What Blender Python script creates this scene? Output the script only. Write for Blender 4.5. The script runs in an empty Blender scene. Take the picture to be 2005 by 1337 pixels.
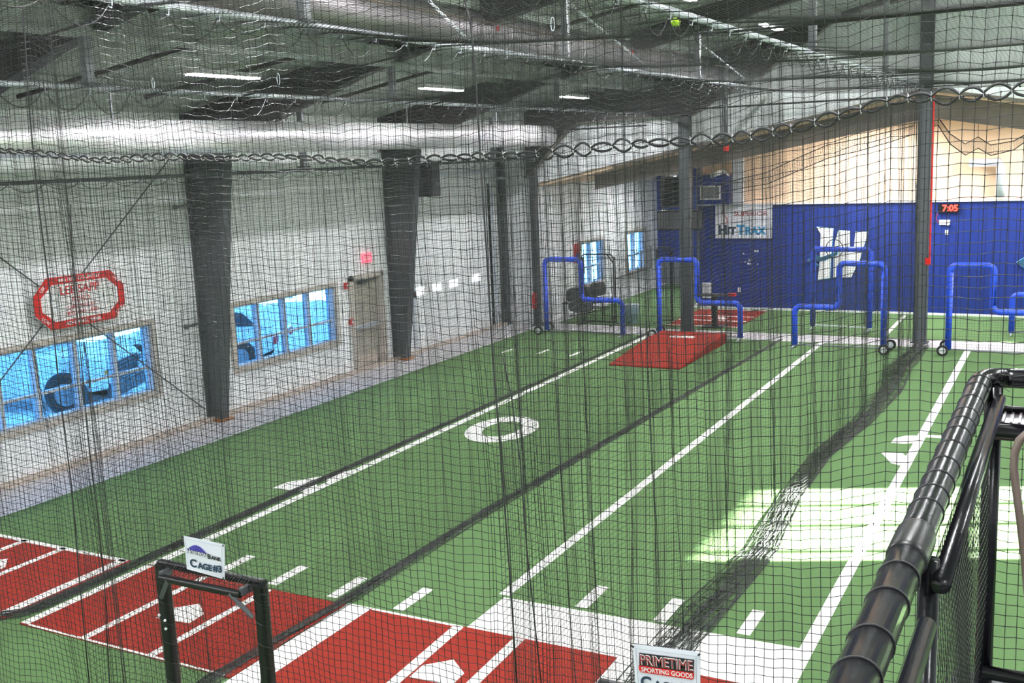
import bpy, math, random
import numpy as np
from mathutils import Vector, Matrix
random.seed(7); rng = np.random.default_rng(7)
scene = bpy.context.scene
COL = scene.collection

# ------------------------------------------------------------------ camera
CAM_H, YAW, PITCH, ROLL, FPX = 4.9, 0.49757941, 0.17237237, 0.04160717, 2062.2075
def cam_axes():
    cy, sy, cp, sp = math.cos(YAW), math.sin(YAW), math.cos(PITCH), math.sin(PITCH)
    f = Vector((-sy*cp, cy*cp, -sp)); r = Vector((cy, sy, 0)); d = f.cross(r)
    cr, sr = math.cos(ROLL), math.sin(ROLL)
    return cr*r+sr*d, -sr*r+cr*d, f
CR, CD, CF = cam_axes()
cam_data = bpy.data.cameras.new('camera'); cam = bpy.data.objects.new('camera', cam_data); COL.objects.link(cam)
cam_data.sensor_width = 36.0; cam_data.lens = FPX/2005*36.0; cam_data.clip_start = 0.05; cam_data.clip_end = 500
R3 = Matrix((CR, -CD, -CF)).transposed()
cam.matrix_world = Matrix.Translation((0, 0, CAM_H)) @ R3.to_4x4()
scene.camera = cam
# measuring helpers: where a point seen in the survey photograph lies on a known plane
def ray(x, y): return CR*((x-1002.5)/FPX)+CD*((y-668.5)/FPX)+CF
def fl(x, y, z=0.0):
    d = ray(x, y); t = (z-CAM_H)/d.z; return Vector((d.x*t, d.y*t, z))
def onX(x, y, X):
    d = ray(x, y); t = X/d.x; return Vector((X, d.y*t, CAM_H+d.z*t))
def onY(x, y, Y):
    d = ray(x, y); t = Y/d.y; return Vector((d.x*t, Y, CAM_H+d.z*t))

# ------------------------------------------------------------------ world, sun, exposure
world = bpy.data.worlds.new('sky'); scene.world = world; world.use_nodes = True
bg = world.node_tree.nodes['Background']; bg.inputs['Color'].default_value = (0.62, 0.80, 1.0, 1); bg.inputs['Strength'].default_value = 1.5
SUN_AZ, SUN_EL = math.radians(23.4), math.radians(18.5)
sd = bpy.data.lights.new('sun', 'SUN'); sd.energy = 85; sd.angle = math.radians(0.6); sd.color = (1.0, 0.96, 0.86)
sun = bpy.data.objects.new('sun', sd); COL.objects.link(sun)
sdir = Vector((math.cos(SUN_AZ)*math.cos(SUN_EL), math.sin(SUN_AZ)*math.cos(SUN_EL), math.sin(SUN_EL)))
sun.rotation_euler = sdir.to_track_quat('Z', 'Y').to_euler()
vs = scene.view_settings; vs.view_transform = 'Standard'; vs.look = 'None'; vs.gamma = 1; vs.use_curve_mapping = False
vs.exposure = 1.62
LED_W = 62.0
scene.cycles.max_bounces = 8; scene.cycles.diffuse_bounces = 4; scene.cycles.transparent_max_bounces = 16
scene.cycles.sample_clamp_indirect = 6.0

# ------------------------------------------------------------------ materials
def nodes_of(name):
    m = bpy.data.materials.new(name); m.use_nodes = True
    return m, m.node_tree, m.node_tree.nodes['Principled BSDF']
def mat(name, c, rough=0.6, metal=0.0, var=0.08, scale=6.0, bump=0.0, bscale=60.0, spec=0.5, emit=None, es=1.0, coat=0.0):
    m, t, b = nodes_of(name); N, L = t.nodes, t.links
    b.inputs['Roughness'].default_value = rough; b.inputs['Metallic'].default_value = metal
    b.inputs['Specular IOR Level'].default_value = spec; b.inputs['Coat Weight'].default_value = coat
    tc = N.new('ShaderNodeTexCoord')
    if var > 0:
        n = N.new('ShaderNodeTexNoise'); n.inputs['Scale'].default_value = scale; n.inputs['Detail'].default_value = 4
        L.new(tc.outputs['Object'], n.inputs['Vector'])
        r = N.new('ShaderNodeMapRange'); r.inputs['To Min'].default_value = 1-var; r.inputs['To Max'].default_value = 1+var
        L.new(n.outputs['Fac'], r.inputs['Value'])
        mx = N.new('ShaderNodeMix'); mx.data_type = 'RGBA'; mx.blend_type = 'MULTIPLY'; mx.inputs[0].default_value = 1
        mx.inputs[6].default_value = (*c, 1); L.new(r.outputs['Result'], mx.inputs[7]); L.new(mx.outputs[2], b.inputs['Base Color'])
    else: b.inputs['Base Color'].default_value = (*c, 1)
    if bump > 0:
        n2 = N.new('ShaderNodeTexNoise'); n2.inputs['Scale'].default_value = bscale; L.new(tc.outputs['Object'], n2.inputs['Vector'])
        bp = N.new('ShaderNodeBump'); bp.inputs['Strength'].default_value = bump; bp.inputs['Distance'].default_value = 0.02
        L.new(n2.outputs['Fac'], bp.inputs['Height']); L.new(bp.outputs['Normal'], b.inputs['Normal'])
    if emit: b.inputs['Emission Color'].default_value = (*emit, 1); b.inputs['Emission Strength'].default_value = es
    return m
def ribbed(name, c, axis, pitch, depth=0.5, rough=0.5, var=0.05, dark=0.75):
    """sheet metal with narrow ribs: a wave along one axis drives bump and a thin seam tone"""
    m, t, b = nodes_of(name); N, L = t.nodes, t.links
    b.inputs['Roughness'].default_value = rough
    tc = N.new('ShaderNodeTexCoord'); sp = N.new('ShaderNodeSeparateXYZ'); L.new(tc.outputs['Object'], sp.inputs[0])
    mul = N.new('ShaderNodeMath'); mul.operation = 'MULTIPLY'; mul.inputs[1].default_value = 1/pitch; L.new(sp.outputs[axis], mul.inputs[0])
    fr = N.new('ShaderNodeMath'); fr.operation = 'FRACT'; L.new(mul.outputs[0], fr.inputs[0])
    pp = N.new('ShaderNodeMath'); pp.operation = 'PINGPONG'; pp.inputs[1].default_value = 0.5; L.new(fr.outputs[0], pp.inputs[0])
    st = N.new('ShaderNodeMapRange'); st.interpolation_type = 'SMOOTHSTEP'; st.inputs['From Min'].default_value = 0.03; st.inputs['From Max'].default_value = 0.12
    L.new(pp.outputs[0], st.inputs['Value'])
    n = N.new('ShaderNodeTexNoise'); n.inputs['Scale'].default_value = 1.7; n.inputs['Detail'].default_value = 5; L.new(tc.outputs['Object'], n.inputs['Vector'])
    r = N.new('ShaderNodeMapRange'); r.inputs['To Min'].default_value = 1-var; r.inputs['To Max'].default_value = 1+var; L.new(n.outputs['Fac'], r.inputs['Value'])
    d = N.new('ShaderNodeMapRange'); d.inputs['To Min'].default_value = dark; d.inputs['To Max'].default_value = 1.0; L.new(st.outputs['Result'], d.inputs['Value'])
    mm = N.new('ShaderNodeMath'); mm.operation = 'MULTIPLY'; L.new(r.outputs['Result'], mm.inputs[0]); L.new(d.outputs['Result'], mm.inputs[1])
    mx = N.new('ShaderNodeMix'); mx.data_type = 'RGBA'; mx.blend_type = 'MULTIPLY'; mx.inputs[0].default_value = 1
    mx.inputs[6].default_value = (*c, 1); L.new(mm.outputs[0], mx.inputs[7]); L.new(mx.outputs[2], b.inputs['Base Color'])
    bp = N.new('ShaderNodeBump'); bp.inputs['Strength'].default_value = depth; bp.inputs['Distance'].default_value = 0.015
    L.new(st.outputs['Result'], bp.inputs['Height']); L.new(bp.outputs['Normal'], b.inputs['Normal'])
    return m
def turf_mat(name, c1, c2):
    m, t, b = nodes_of(name); N, L = t.nodes, t.links
    b.inputs['Roughness'].default_value = 0.95; b.inputs['Specular IOR Level'].default_value = 0.1
    tc = N.new('ShaderNodeTexCoord'); mp = N.new('ShaderNodeMapping'); L.new(tc.outputs['Object'], mp.inputs[0])
    a = N.new('ShaderNodeTexNoise'); a.inputs['Scale'].default_value = 130; a.inputs['Detail'].default_value = 3; L.new(tc.outputs['Object'], a.inputs['Vector'])
    mp.inputs['Scale'].default_value = (0.9, 0.25, 1)
    g = N.new('ShaderNodeTexNoise'); g.inputs['Scale'].default_value = 1.6; g.inputs['Detail'].default_value = 4; L.new(mp.outputs[0], g.inputs['Vector'])
    r1 = N.new('ShaderNodeMapRange'); r1.inputs['From Min'].default_value = 0.3; r1.inputs['From Max'].default_value = 0.7; L.new(a.outputs['Fac'], r1.inputs['Value'])
    mx = N.new('ShaderNodeMix'); mx.data_type = 'RGBA'; mx.inputs[6].default_value = (*c1, 1); mx.inputs[7].default_value = (*c2, 1); L.new(r1.outputs['Result'], mx.inputs[0])
    r2 = N.new('ShaderNodeMapRange'); r2.inputs['To Min'].default_value = 0.82; r2.inputs['To Max'].default_value = 1.18; L.new(g.outputs['Fac'], r2.inputs['Value'])
    m2 = N.new('ShaderNodeMix'); m2.data_type = 'RGBA'; m2.blend_type = 'MULTIPLY'; m2.inputs[0].default_value = 1
    L.new(mx.outputs[2], m2.inputs[6]); L.new(r2.outputs['Result'], m2.inputs[7]); L.new(m2.outputs[2], b.inputs['Base Color'])
    bp = N.new('ShaderNodeBump'); bp.inputs['Strength'].default_value = 0.5; bp.inputs['Distance'].default_value = 0.01
    L.new(a.outputs['Fac'], bp.inputs['Height']); L.new(bp.outputs['Normal'], b.inputs['Normal'])
    return m
def glass_mat(name, tint):
    m = bpy.data.materials.new(name); m.use_nodes = True; t = m.node_tree; N, L = t.nodes, t.links; N.clear()
    o = N.new('ShaderNodeOutputMaterial'); tr = N.new('ShaderNodeBsdfTransparent'); tr.inputs[0].default_value = (*tint, 1)
    gl = N.new('ShaderNodeBsdfGlossy'); gl.inputs['Roughness'].default_value = 0.03
    fr = N.new('ShaderNodeFresnel'); fr.inputs[0].default_value = 1.45; mx = N.new('ShaderNodeMixShader')
    ge = N.new('ShaderNodeNewGeometry'); nb = N.new('ShaderNodeMath'); nb.operation = 'SUBTRACT'; nb.inputs[0].default_value = 1; L.new(ge.outputs['Backfacing'], nb.inputs[1])
    ml = N.new('ShaderNodeMath'); ml.operation = 'MULTIPLY'; L.new(fr.outputs[0], ml.inputs[0]); L.new(nb.outputs[0], ml.inputs[1])
    L.new(ml.outputs[0], mx.inputs[0]); L.new(tr.outputs[0], mx.inputs[1]); L.new(gl.outputs[0], mx.inputs[2]); L.new(mx.outputs[0], o.inputs[0])
    return m
M = dict(
    turf=turf_mat('turf_green', (0.072, 0.140, 0.050), (0.145, 0.240, 0.105)),
    white_turf=mat('white_turf', (0.80, 0.79, 0.76), 0.95, var=0.08, scale=40, bump=0.3, bscale=150, spec=0.1),
    red_turf=mat('red_turf', (0.28, 0.032, 0.022), 0.95, var=0.16, scale=60, bump=0.4, bscale=150, spec=0.1),
    concrete=mat('concrete', (0.50, 0.48, 0.50), 0.7, var=0.14, scale=2.5),
    curb=mat('curb', (0.50, 0.42, 0.36), 0.8, var=0.15, scale=4),
    wall=ribbed('wall_liner', (0.84, 0.85, 0.86), 1, 1.05, 0.25, 0.6, 0.05, 0.88),
    wall_x=ribbed('wall_liner_x', (0.83, 0.84, 0.86), 0, 1.05, 0.25, 0.6, 0.05, 0.88),
    roof=ribbed('roof_liner', (0.44, 0.48, 0.45), 1, 1.5, 0.3, 0.6, 0.10, 0.7),
    gable=ribbed('gable_liner', (0.87, 0.89, 0.91), 0, 0.30, 0.3, 0.5, 0.05, 0.85),
    steel=mat('grey_steel', (0.085, 0.092, 0.100), 0.5, 0.2, var=0.1, scale=3),
    steel_lt=mat('light_steel', (0.22, 0.23, 0.25), 0.5, 0.3, var=0.1, scale=3),
    rafter=mat('dark_steel', (0.045, 0.040, 0.042), 0.55, 0.1, var=0.15, scale=3),
    galv=mat('galvanised', (0.66, 0.70, 0.76), 0.35, 0.35, var=0.08, scale=9),
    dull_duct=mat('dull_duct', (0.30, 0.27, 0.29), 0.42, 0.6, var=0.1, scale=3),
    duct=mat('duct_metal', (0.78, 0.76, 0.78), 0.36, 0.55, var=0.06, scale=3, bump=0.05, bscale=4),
    blue=ribbed('blue_sheet', (0.008, 0.028, 0.215), 0, 0.19, 0.5, 0.45, 0.05, 0.6),
    navy=mat('navy', (0.02, 0.045, 0.10), 0.6),
    tan=mat('tan_board', (0.82, 0.60, 0.42), 0.8, var=0.05, scale=1.5),
    taupe=mat('taupe_steel', (0.17, 0.145, 0.12), 0.6, var=0.1),
    frame=mat('window_frame', (0.50, 0.45, 0.40), 0.6, var=0.06),
    mull=mat('mullion', (0.42, 0.45, 0.50), 0.5),
    door=mat('door_paint', (0.36, 0.33, 0.28), 0.5, var=0.08, scale=3),
    glass=glass_mat('blue_glass', (0.42, 0.74, 1.0)),
    clear=glass_mat('clear_glass', (0.95, 0.97, 0.98)),
    pad=mat('blue_pad', (0.018, 0.075, 0.66), 0.42, var=0.06, scale=14, bump=0.25, bscale=18),
    net=mat('net_twine', (0.010, 0.013, 0.011), 0.6, var=0),
    net_f=mat('net_twine_front', (0.010, 0.011, 0.0105), 0.45, var=0),
    rope=mat('black_rope', (0.020, 0.020, 0.022), 0.5, var=0.1, scale=50),
    black=mat('black_paint', (0.006, 0.006, 0.007), 0.35, var=0.1, scale=12),
    vinyl=mat('black_vinyl', (0.006, 0.006, 0.008), 0.24, var=0.15, scale=20, bump=0.06, bscale=25, spec=0.42),
    rubber=mat('rubber', (0.02, 0.02, 0.02), 0.8),
    hub=mat('hub', (0.7, 0.72, 0.74), 0.4, 0.3),
    white=mat('white_paint', (0.80, 0.80, 0.80), 0.5, var=0.04),
    vinyl_w=mat('white_vinyl', (0.78, 0.80, 0.88), 0.45, var=0.03),
    red=mat('red_paint', (0.60, 0.012, 0.010), 0.4, var=0.05),
    red_dk=mat('red_dark', (0.32, 0.02, 0.025), 0.5),
    ink=mat('dark_ink', (0.015, 0.04, 0.075), 0.5, var=0), inkk=mat('black_ink', (0.012, 0.012, 0.014), 0.5, var=0),
    indigo=mat('indigo_ink', (0.05, 0.04, 0.30), 0.5, var=0), cyan=mat('cyan_ink', (0.03, 0.30, 0.60), 0.5, var=0),
    palebl=mat('pale_blue_ink', (0.22, 0.50, 0.68), 0.5, var=0),
    led=mat('led', (1, 1, 1), 0.5, var=0, emit=(1.0, 1.0, 1.0), es=14), ledred=mat('led_red', (0.5, 0, 0), 0.5, var=0, emit=(1.0, 0.03, 0.02), es=3.0),
    exitred=mat('exit_red', (0.8, 0.05, 0.08), 0.5, var=0, emit=(1.0, 0.08, 0.12), es=1.2),
    ball=mat('ball_yellow', (0.50, 0.85, 0.02), 0.6, var=0.1, scale=60),
    car=mat('car_white', (0.75, 0.78, 0.80), 0.25, var=0.03, coat=0.6), cardk=mat('car_dark', (0.03, 0.05, 0.06), 0.2, var=0.1),
    chrome=mat('chrome', (0.6, 0.62, 0.65), 0.15, 1.0, var=0), amber=mat('amber', (0.8, 0.25, 0.03), 0.3),
    snow=mat('pavement', (0.70, 0.72, 0.74), 0.9, var=0.25, scale=0.7), brass=mat('brass', (0.45, 0.18, 0.05), 0.4, 0.5),
    plate=mat('ribbed_plate', (0.30, 0.29, 0.31), 0.3, 0.7, var=0.35, scale=40), brown=mat('brown_tube', (0.16, 0.12, 0.10), 0.4, 0.3),
    grayfab=mat('grey_fabric', (0.10, 0.10, 0.11), 0.9, var=0.2, scale=12),
)

# ------------------------------------------------------------------ mesh helpers
class MB:
    def __init__(s): s.v = []; s.f = []; s.n = 0
    def add(s, V, F):
        s.v += [tuple(map(float, p)) for p in V]; s.f += [tuple(i+s.n for i in f) for f in F]; s.n += len(V); return s
    def box(s, c, size, rot=None):
        hx, hy, hz = [a/2 for a in size]
        P = [Vector((x, y, z)) for x in (-hx, hx) for y in (-hy, hy) for z in (-hz, hz)]
        if rot: P = [rot @ p for p in P]
        c = Vector(c); return s.add([p+c for p in P], [(0,1,3,2),(4,6,7,5),(0,4,5,1),(2,3,7,6),(0,2,6,4),(1,5,7,3)])
    def b2(s, lo, hi):
        return s.box([(a+b)/2 for a, b in zip(lo, hi)], [abs(b-a) for a, b in zip(lo, hi)])
    def rbox(s, c, size, r=0.02, rot=None, axis=2, n=4):
        """box with four rounded edges along one axis"""
        ax = [0, 1, 2]; ax.remove(axis); a, b = ax; ha, hb, hc = size[a]/2, size[b]/2, size[axis]/2; r = min(r, ha, hb)
        ring = []
        for (sx, sy, a0) in ((1,1,0),(-1,1,90),(-1,-1,180),(1,-1,270)):
            for k in range(n+1):
                t = math.radians(a0+90*k/n); ring.append((sx*(ha-r)+r*math.cos(t), sy*(hb-r)+r*math.sin(t)))
        P = []
        for z in (-hc, hc):
            for (p, q) in ring:
                v = [0, 0, 0]; v[a] = p; v[b] = q; v[axis] = z; v = Vector(v)
                P.append((rot @ v if rot else v)+Vector(c))
        m = len(ring); return s.add(P, [tuple(range(m))[::-1], tuple(range(m, 2*m))]+[(i, (i+1) % m, m+(i+1) % m, m+i) for i in range(m)])
    def tube(s, pts, r, n=10, closed=False, caps=True):
        pts = [Vector(p) for p in pts]; m = len(pts); rr = r if hasattr(r, '__len__') else [r]*m
        up = Vector((0, 0, 1)); prev = None; V = []
        for i, p in enumerate(pts):
            a = pts[(i-1) % m] if (closed or i > 0) else p; b = pts[(i+1) % m] if (closed or i < m-1) else p
            t = (b-a)
            if t.length < 1e-9: t = Vector((0, 0, 1))
            t.normalize()
            if prev is None: u = t.cross(up if abs(t.z) < 0.9 else Vector((1, 0, 0))).normalized()
            else:
                u = prev-t*prev.dot(t); u = u.normalized() if u.length > 1e-6 else t.orthogonal().normalized()
            prev = u; w = t.cross(u)
            V += [p+(u*math.cos(2*math.pi*k/n)+w*math.sin(2*math.pi*k/n))*rr[i] for k in range(n)]
        F = []
        for i in range(m if closed else m-1):
            j = (i+1) % m; F += [(i*n+k, i*n+(k+1) % n, j*n+(k+1) % n, j*n+k) for k in range(n)]
        if caps and not closed: F += [tuple(range(n))[::-1], tuple(range((m-1)*n, m*n))]
        return s.add(V, F)
    def cyl(s, a, b, r, n=16): return s.tube([a, b], r, n)
    def prism(s, poly, off):
        """closed 3-D polygon swept by a vector"""
        P = [Vector(p) for p in poly]; o = Vector(off); m = len(P)
        return s.add(P+[p+o for p in P], [tuple(range(m))[::-1], tuple(range(m, 2*m))]+[(i, (i+1) % m, m+(i+1) % m, m+i) for i in range(m)])
    def ball(s, c, r, nu=14, nv=9, sc=(1, 1, 1)):
        V = [Vector(c)+Vector((0, 0, r*sc[2]))]; c = Vector(c)
        for j in range(1, nv):
            t = math.pi*j/nv
            V += [c+Vector((r*sc[0]*math.sin(t)*math.cos(2*math.pi*i/nu), r*sc[1]*math.sin(t)*math.sin(2*math.pi*i/nu), r*sc[2]*math.cos(t))) for i in range(nu)]
        V.append(c-Vector((0, 0, r*sc[2]))); F = [(0, 1+i, 1+(i+1) % nu) for i in range(nu)]
        for j in range(nv-2): F += [(1+j*nu+i, 1+(j+1)*nu+i, 1+(j+1)*nu+(i+1) % nu, 1+j*nu+(i+1) % nu) for i in range(nu)]
        e = len(V)-1; F += [(e, 1+(nv-2)*nu+(i+1) % nu, 1+(nv-2)*nu+i) for i in range(nu)]
        return s.add(V, F)
def wloc(o):
    p = Vector((0, 0, 0))
    while o is not None: p += o.location; o = o.parent
    return p
def link_mesh(name, me, material, parent=None):
    if material: me.materials.append(M[material] if isinstance(material, str) else material)
    o = bpy.data.objects.new(name, me); COL.objects.link(o); o.parent = parent
    return o
def obj(name, mb, material, parent=None, local=False, smooth=False, base=None):
    """one mesh object; vertices are given in world space and made relative to the parent (or base point)"""
    off = Vector((0, 0, 0))
    if not local and parent is not None: off = wloc(parent)
    if base is not None: off = Vector(base)
    me = bpy.data.meshes.new(name); me.from_pydata([(v[0]-off.x, v[1]-off.y, v[2]-off.z) for v in mb.v], [], mb.f); me.update()
    if smooth: me.polygons.foreach_set('use_smooth', [True]*len(me.polygons))
    o = link_mesh(name, me, material, parent)
    if base is not None and parent is None: o.location = base
    return o
def tag(o, label, cat=None, group=None, kind=None):
    o['label'] = label
    if cat: o['category'] = cat
    if group: o['group'] = group
    if kind: o['kind'] = kind
    return o
def thing(name, loc, label, cat, group=None, rz=0.0):
    o = bpy.data.objects.new(name, None); o.empty_display_size = 0.2; COL.objects.link(o)
    o.location = loc; o.rotation_euler = (0, 0, rz); return tag(o, label, cat, group)
def struct(name, mb, material, label=None, smooth=False):
    o = obj(name, mb, material, None, smooth=smooth); o['kind'] = 'structure'
    if label: o['label'] = label
    return o
def kids(o, table={}):
    return [c for c in bpy.data.objects if c.parent == o]
def dup(o, loc=None, rz=None, parent=None, label=None):
    c = o.copy(); COL.objects.link(c)
    if parent is not None: c.parent = parent
    if loc is not None: c.location = loc
    if rz is not None: c.rotation_euler = (0, 0, rz)
    if label: c['label'] = label
    for k in kids(o): dup(k, parent=c)
    return c
def text(name, s, size, O, U, V, material, parent, bold=0.0, sx=1.0, align='CENTER', depth=0.002, shear=0.0, sp=1.0):
    """raised lettering: O centre, U reading direction, V up, all in world space"""
    cu = bpy.data.curves.new('t', 'FONT'); cu.body = s; cu.size = size; cu.align_x = align; cu.align_y = 'CENTER'; cu.offset = bold
    cu.extrude = depth; cu.shear = shear; cu.space_character = sp; cu.resolution_u = 4
    ob = bpy.data.objects.new('t', cu); COL.objects.link(ob)
    dg = bpy.context.evaluated_depsgraph_get(); me = bpy.data.meshes.new_from_object(ob.evaluated_get(dg))
    bpy.data.objects.remove(ob); bpy.data.curves.remove(cu)
    U = Vector(U).normalized(); V = Vector(V).normalized(); W = U.cross(V)
    off = wloc(parent) if parent else Vector((0, 0, 0)); O = Vector(O)-off
    me.transform(Matrix((U*sx, V, W)).transposed().to_4x4()); me.transform(Matrix.Translation(O)); me.materials.clear()
    me.name = name
    return link_mesh(name, me, material, parent)

def smallcaps(parts, O, U, V, parent, width, bold=0.0, depth=.002, gap=.04):
    """capitals of two heights on one baseline, laid out left to right and fitted to a width"""
    O = Vector(O); U = Vector(U).normalized(); V = Vector(V).normalized(); off = wloc(parent); made = []; cur = 0.0
    for s_, sz, mt in parts:
        o = text('lettering', s_, sz, O, U, V, mt, parent, bold=bold, align='LEFT', depth=depth)
        co = [v.co+off-O for v in o.data.vertices]; xs = [c.dot(U) for c in co]; zs = [c.dot(V) for c in co]
        o.data.transform(Matrix.Translation(U*(cur-min(xs))-V*min(zs))); cur += max(xs)-min(xs)+gap*sz; made.append(o)
    k = width/cur; W = U.cross(V); B = Matrix((U, V, W)).transposed(); S = (B @ Matrix.Diagonal((k, 1, 1)) @ B.transposed()).to_4x4()
    T = Matrix.Translation(O-off)
    for o in made: o.data.transform(T @ S @ T.inverted())
# ------------------------------------------------------------------ nets
def net_mesh(name, P, u, v, r, A, B, C, su=1, sv=1, knots=0.0):
    """real knotted mesh: P(u,v)->xyz; u, v strand positions; A,B,C unit vectors along u, along v, normal.
    three-sided twine for every strand; su/sv = samples per cell"""
    A, B, C = [np.array(x, float) for x in (A, B, C)]
    Vs, Fs, base = [], [], 0
    def strands(n, m, pos, a):
        nonlocal base
        offs = np.stack([a*r, -a*0.5*r+C*0.87*r, -a*0.5*r-C*0.87*r])
        V = (pos[:, :, None, :]+offs[None, None]).reshape(-1, 3)
        i = np.arange(n)[:, None, None]*(m*3); j = np.arange(m-1)[None, :, None]*3; k = np.arange(3)[None, None, :]; k2 = (k+1) % 3
        F = np.stack([i+j+k, i+j+k2, i+j+3+k2, i+j+3+k], -1).reshape(-1, 4)+base
        Vs.append(V); Fs.append(F); base += len(V)
    vv = np.linspace(v[0], v[-1], max(2, int(round((len(v)-1)*sv))+1)); U, W = np.meshgrid(u, vv, indexing='ij')
    strands(len(u), len(vv), P(U, W), A)
    uu = np.linspace(u[0], u[-1], max(2, int(round((len(u)-1)*su))+1)); W, U = np.meshgrid(v, uu, indexing='ij')
    strands(len(v), len(uu), P(U, W), B)
    if knots > 0:
        U, W = np.meshgrid(u, v, indexing='ij'); p = P(U, W).reshape(-1, 3); k = knots
        oc = np.stack([A*k, -A*k, B*k, -B*k, C*k, -C*k]); V = (p[:, None]+oc[None]).reshape(-1, 3)
        q = np.array([[0,2,4],[2,1,4],[1,3,4],[3,0,4],[2,0,5],[1,2,5],[3,1,5],[0,3,5]])
        q4 = np.concatenate([q, q[:, 2:]], 1)
        T = (np.arange(len(p))[:, None, None]*6+q[None]).reshape(-1, 3)+base
    V = np.concatenate(Vs+([V] if knots > 0 else [])); F = np.concatenate(Fs)
    nq = len(F); nt = len(T) if knots > 0 else 0
    me = bpy.data.meshes.new(name); me.vertices.add(len(V)); me.vertices.foreach_set('co', V.astype(np.float32).ravel())
    loops = F.ravel() if not nt else np.concatenate([F.ravel(), T.ravel()])
    me.loops.add(len(loops)); me.loops.foreach_set('vertex_index', loops.astype(np.int32))
    st = np.concatenate([np.arange(nq)*4, nq*4+np.arange(nt)*3]); me.polygons.add(nq+nt); me.polygons.foreach_set('loop_start', st.astype(np.int32))
    me.update(calc_edges=True); return me
def folds(seed, amp, waves):
    g = np.random.default_rng(seed); ks = [(2*math.pi/w*g.uniform(.85, 1.15), g.uniform(0, 6.28), a*amp) for w, a in waves]
    return lambda u: sum(a*np.sin(k*u+p) for k, p, a in ks)
def bunch(u, centres, a=0.66, w=0.26):
    o = u.copy()
    for c in centres: o = o-a*(u-c)*np.exp(-((u-c)/w)**2)
    return o
STEP = 0.046
def side_net(name, label, X0, ztop, y0, y1, seed, centres=(), scall=0.62, xs=None, parent_pipe=True, amp=1.0, pitchw=1.0):
    fo = folds(seed, amp, [(1.9, .05), (0.83, .035), (0.37, .018)]); f2 = folds(seed+50, amp, [(2.6, .03), (1.1, .02)])
    root = thing(name, (X0, y0, 0), label, 'netting')
    def P(U, Z):
        d = (ztop-Z)/ztop; y = bunch(U, centres)+0.03*np.sin(Z*1.3+U*2.1)*d
        x = (xs(U) if xs else X0)+fo(U+0.07*Z)*(0.25+0.75*d)+f2(U-Z*.3)*d*0.6
        sc = 0.10*np.abs(np.sin(math.pi*U/scall))**0.8
        z = Z-(0.10-sc)*0-sc*np.exp(-(ztop-Z)/0.9)+0.012*np.sin(U*7+Z*2)*np.minimum(1, d*3)
        return np.stack([x-X0, y-y0, np.maximum(z, 0.012)], -1)
    u = np.arange(y0, y1+.001, STEP*pitchw); v = np.arange(0.02, ztop+.001, STEP*pitchw); v = np.append(v, ztop)
    me = net_mesh(name, P, u, v, 0.00165, (0, 1, 0), (0, 0, 1), (1, 0, 0), su=0.5, sv=0.3)
    o = link_mesh('mesh_panel', me, 'net', root)
    return root, P

# =================================================================== THE BUILDING SHELL
XL, XR, YB, YE = -15.2, 8.0, -3.0, 27.7
EAVE, SL, RID = 6.0, 0.212, 1.0
def roof_z(x): return EAVE+SL*(x-XL) if x < RID else EAVE+SL*(RID-XL)-SL*(x-RID)
struct('floor', MB().b2((-16, -3.2, -0.3), (8.2, 38.2, -0.012)), 'concrete')
struct('floor_turf', MB().b2((-13.82, -3, -0.012), (8, 26.62, 0.0)), 'turf', 'long green turf floor of the batting cages')
struct('floor_turf', MB().b2((-10.9, 27.78, -0.012), (8, 31.8, 0.0)), 'turf', 'green turf floor in front of the blue wall')
struct('floor_turf', MB().b2((-13.6, 27.95, -0.012), (-10.9, 37.5, 0.0)), 'turf', 'green turf floor of the far left bay')
struct('trim_1', MB().b2((-15.2, -3, -0.01), (-14.98, 27.6, 0.05)), 'curb', 'brown curb at the foot of the left wall')
# left wall with its two windows, the far one's door and the overhead door cut out
W1 = (9.0, 13.86, 0.86, 2.14); W2 = (16.06, 19.42, 0.86, 2.14); DR = (20.08, 21.28, 0.0, 2.22); OD = (22.75, 27.0, 0.0, 4.2)
def wall_along_y(mb, x0, x1, ya, yb, z0, z1, holes):
    ys = sorted({ya, yb, *[h[0] for h in holes], *[h[1] for h in holes]})
    for a, b in zip(ys[:-1], ys[1:]):
        zz = z0
        for h in sorted([h for h in holes if h[0] < b-1e-6 and h[1] > a+1e-6], key=lambda h: h[2]):
            if h[2] > zz+1e-6: mb.b2((x0, a, zz), (x1, b, h[2]))
            zz = h[3]
        if z1 > zz: mb.b2((x0, a, zz), (x1, b, z1))
    return mb
struct('wall_left', wall_along_y(MB(), -15.45, XL, YB, 27.9, 0, 6.3, [W1, W2, DR, OD]), 'wall')
struct('wall_corner', MB().b2((XL, 27.62, 0), (-14.0, 27.9, 6.6)), 'wall_x', 'short return wall at the far left corner')
W3 = (30.6, 32.4, 0.75, 2.12); W4 = (34.45, 36.25, 0.75, 2.12)
struct('wall_far_left', wall_along_y(MB(), -14.25, -14.0, 27.9, 38, 0, 4.6, [W3, W4]), 'wall')
OP = (16.77, 19.86, 0.4, 4.45)
struct('wall_right', wall_along_y(MB(), XR, XR+.25, YB, 31.9, 0, 8.4, [OP]), 'wall')
struct('wall_rear', MB().b2((-15.45, YB-.2, 0), (8.25, YB, 9.6)), 'wall_x')
# roof
mb = MB()
for (xa, xb) in ((-15.6, RID), (RID, 8.4)):
    za, zb = roof_z(xa), roof_z(xb)
    mb.prism([(xa, YB-.2, za), (xb, YB-.2, zb), (xb, YB-.2, zb+.2), (xa, YB-.2, za+.2)], (0, 31, 0))
struct('ceiling', mb, 'roof')
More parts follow.
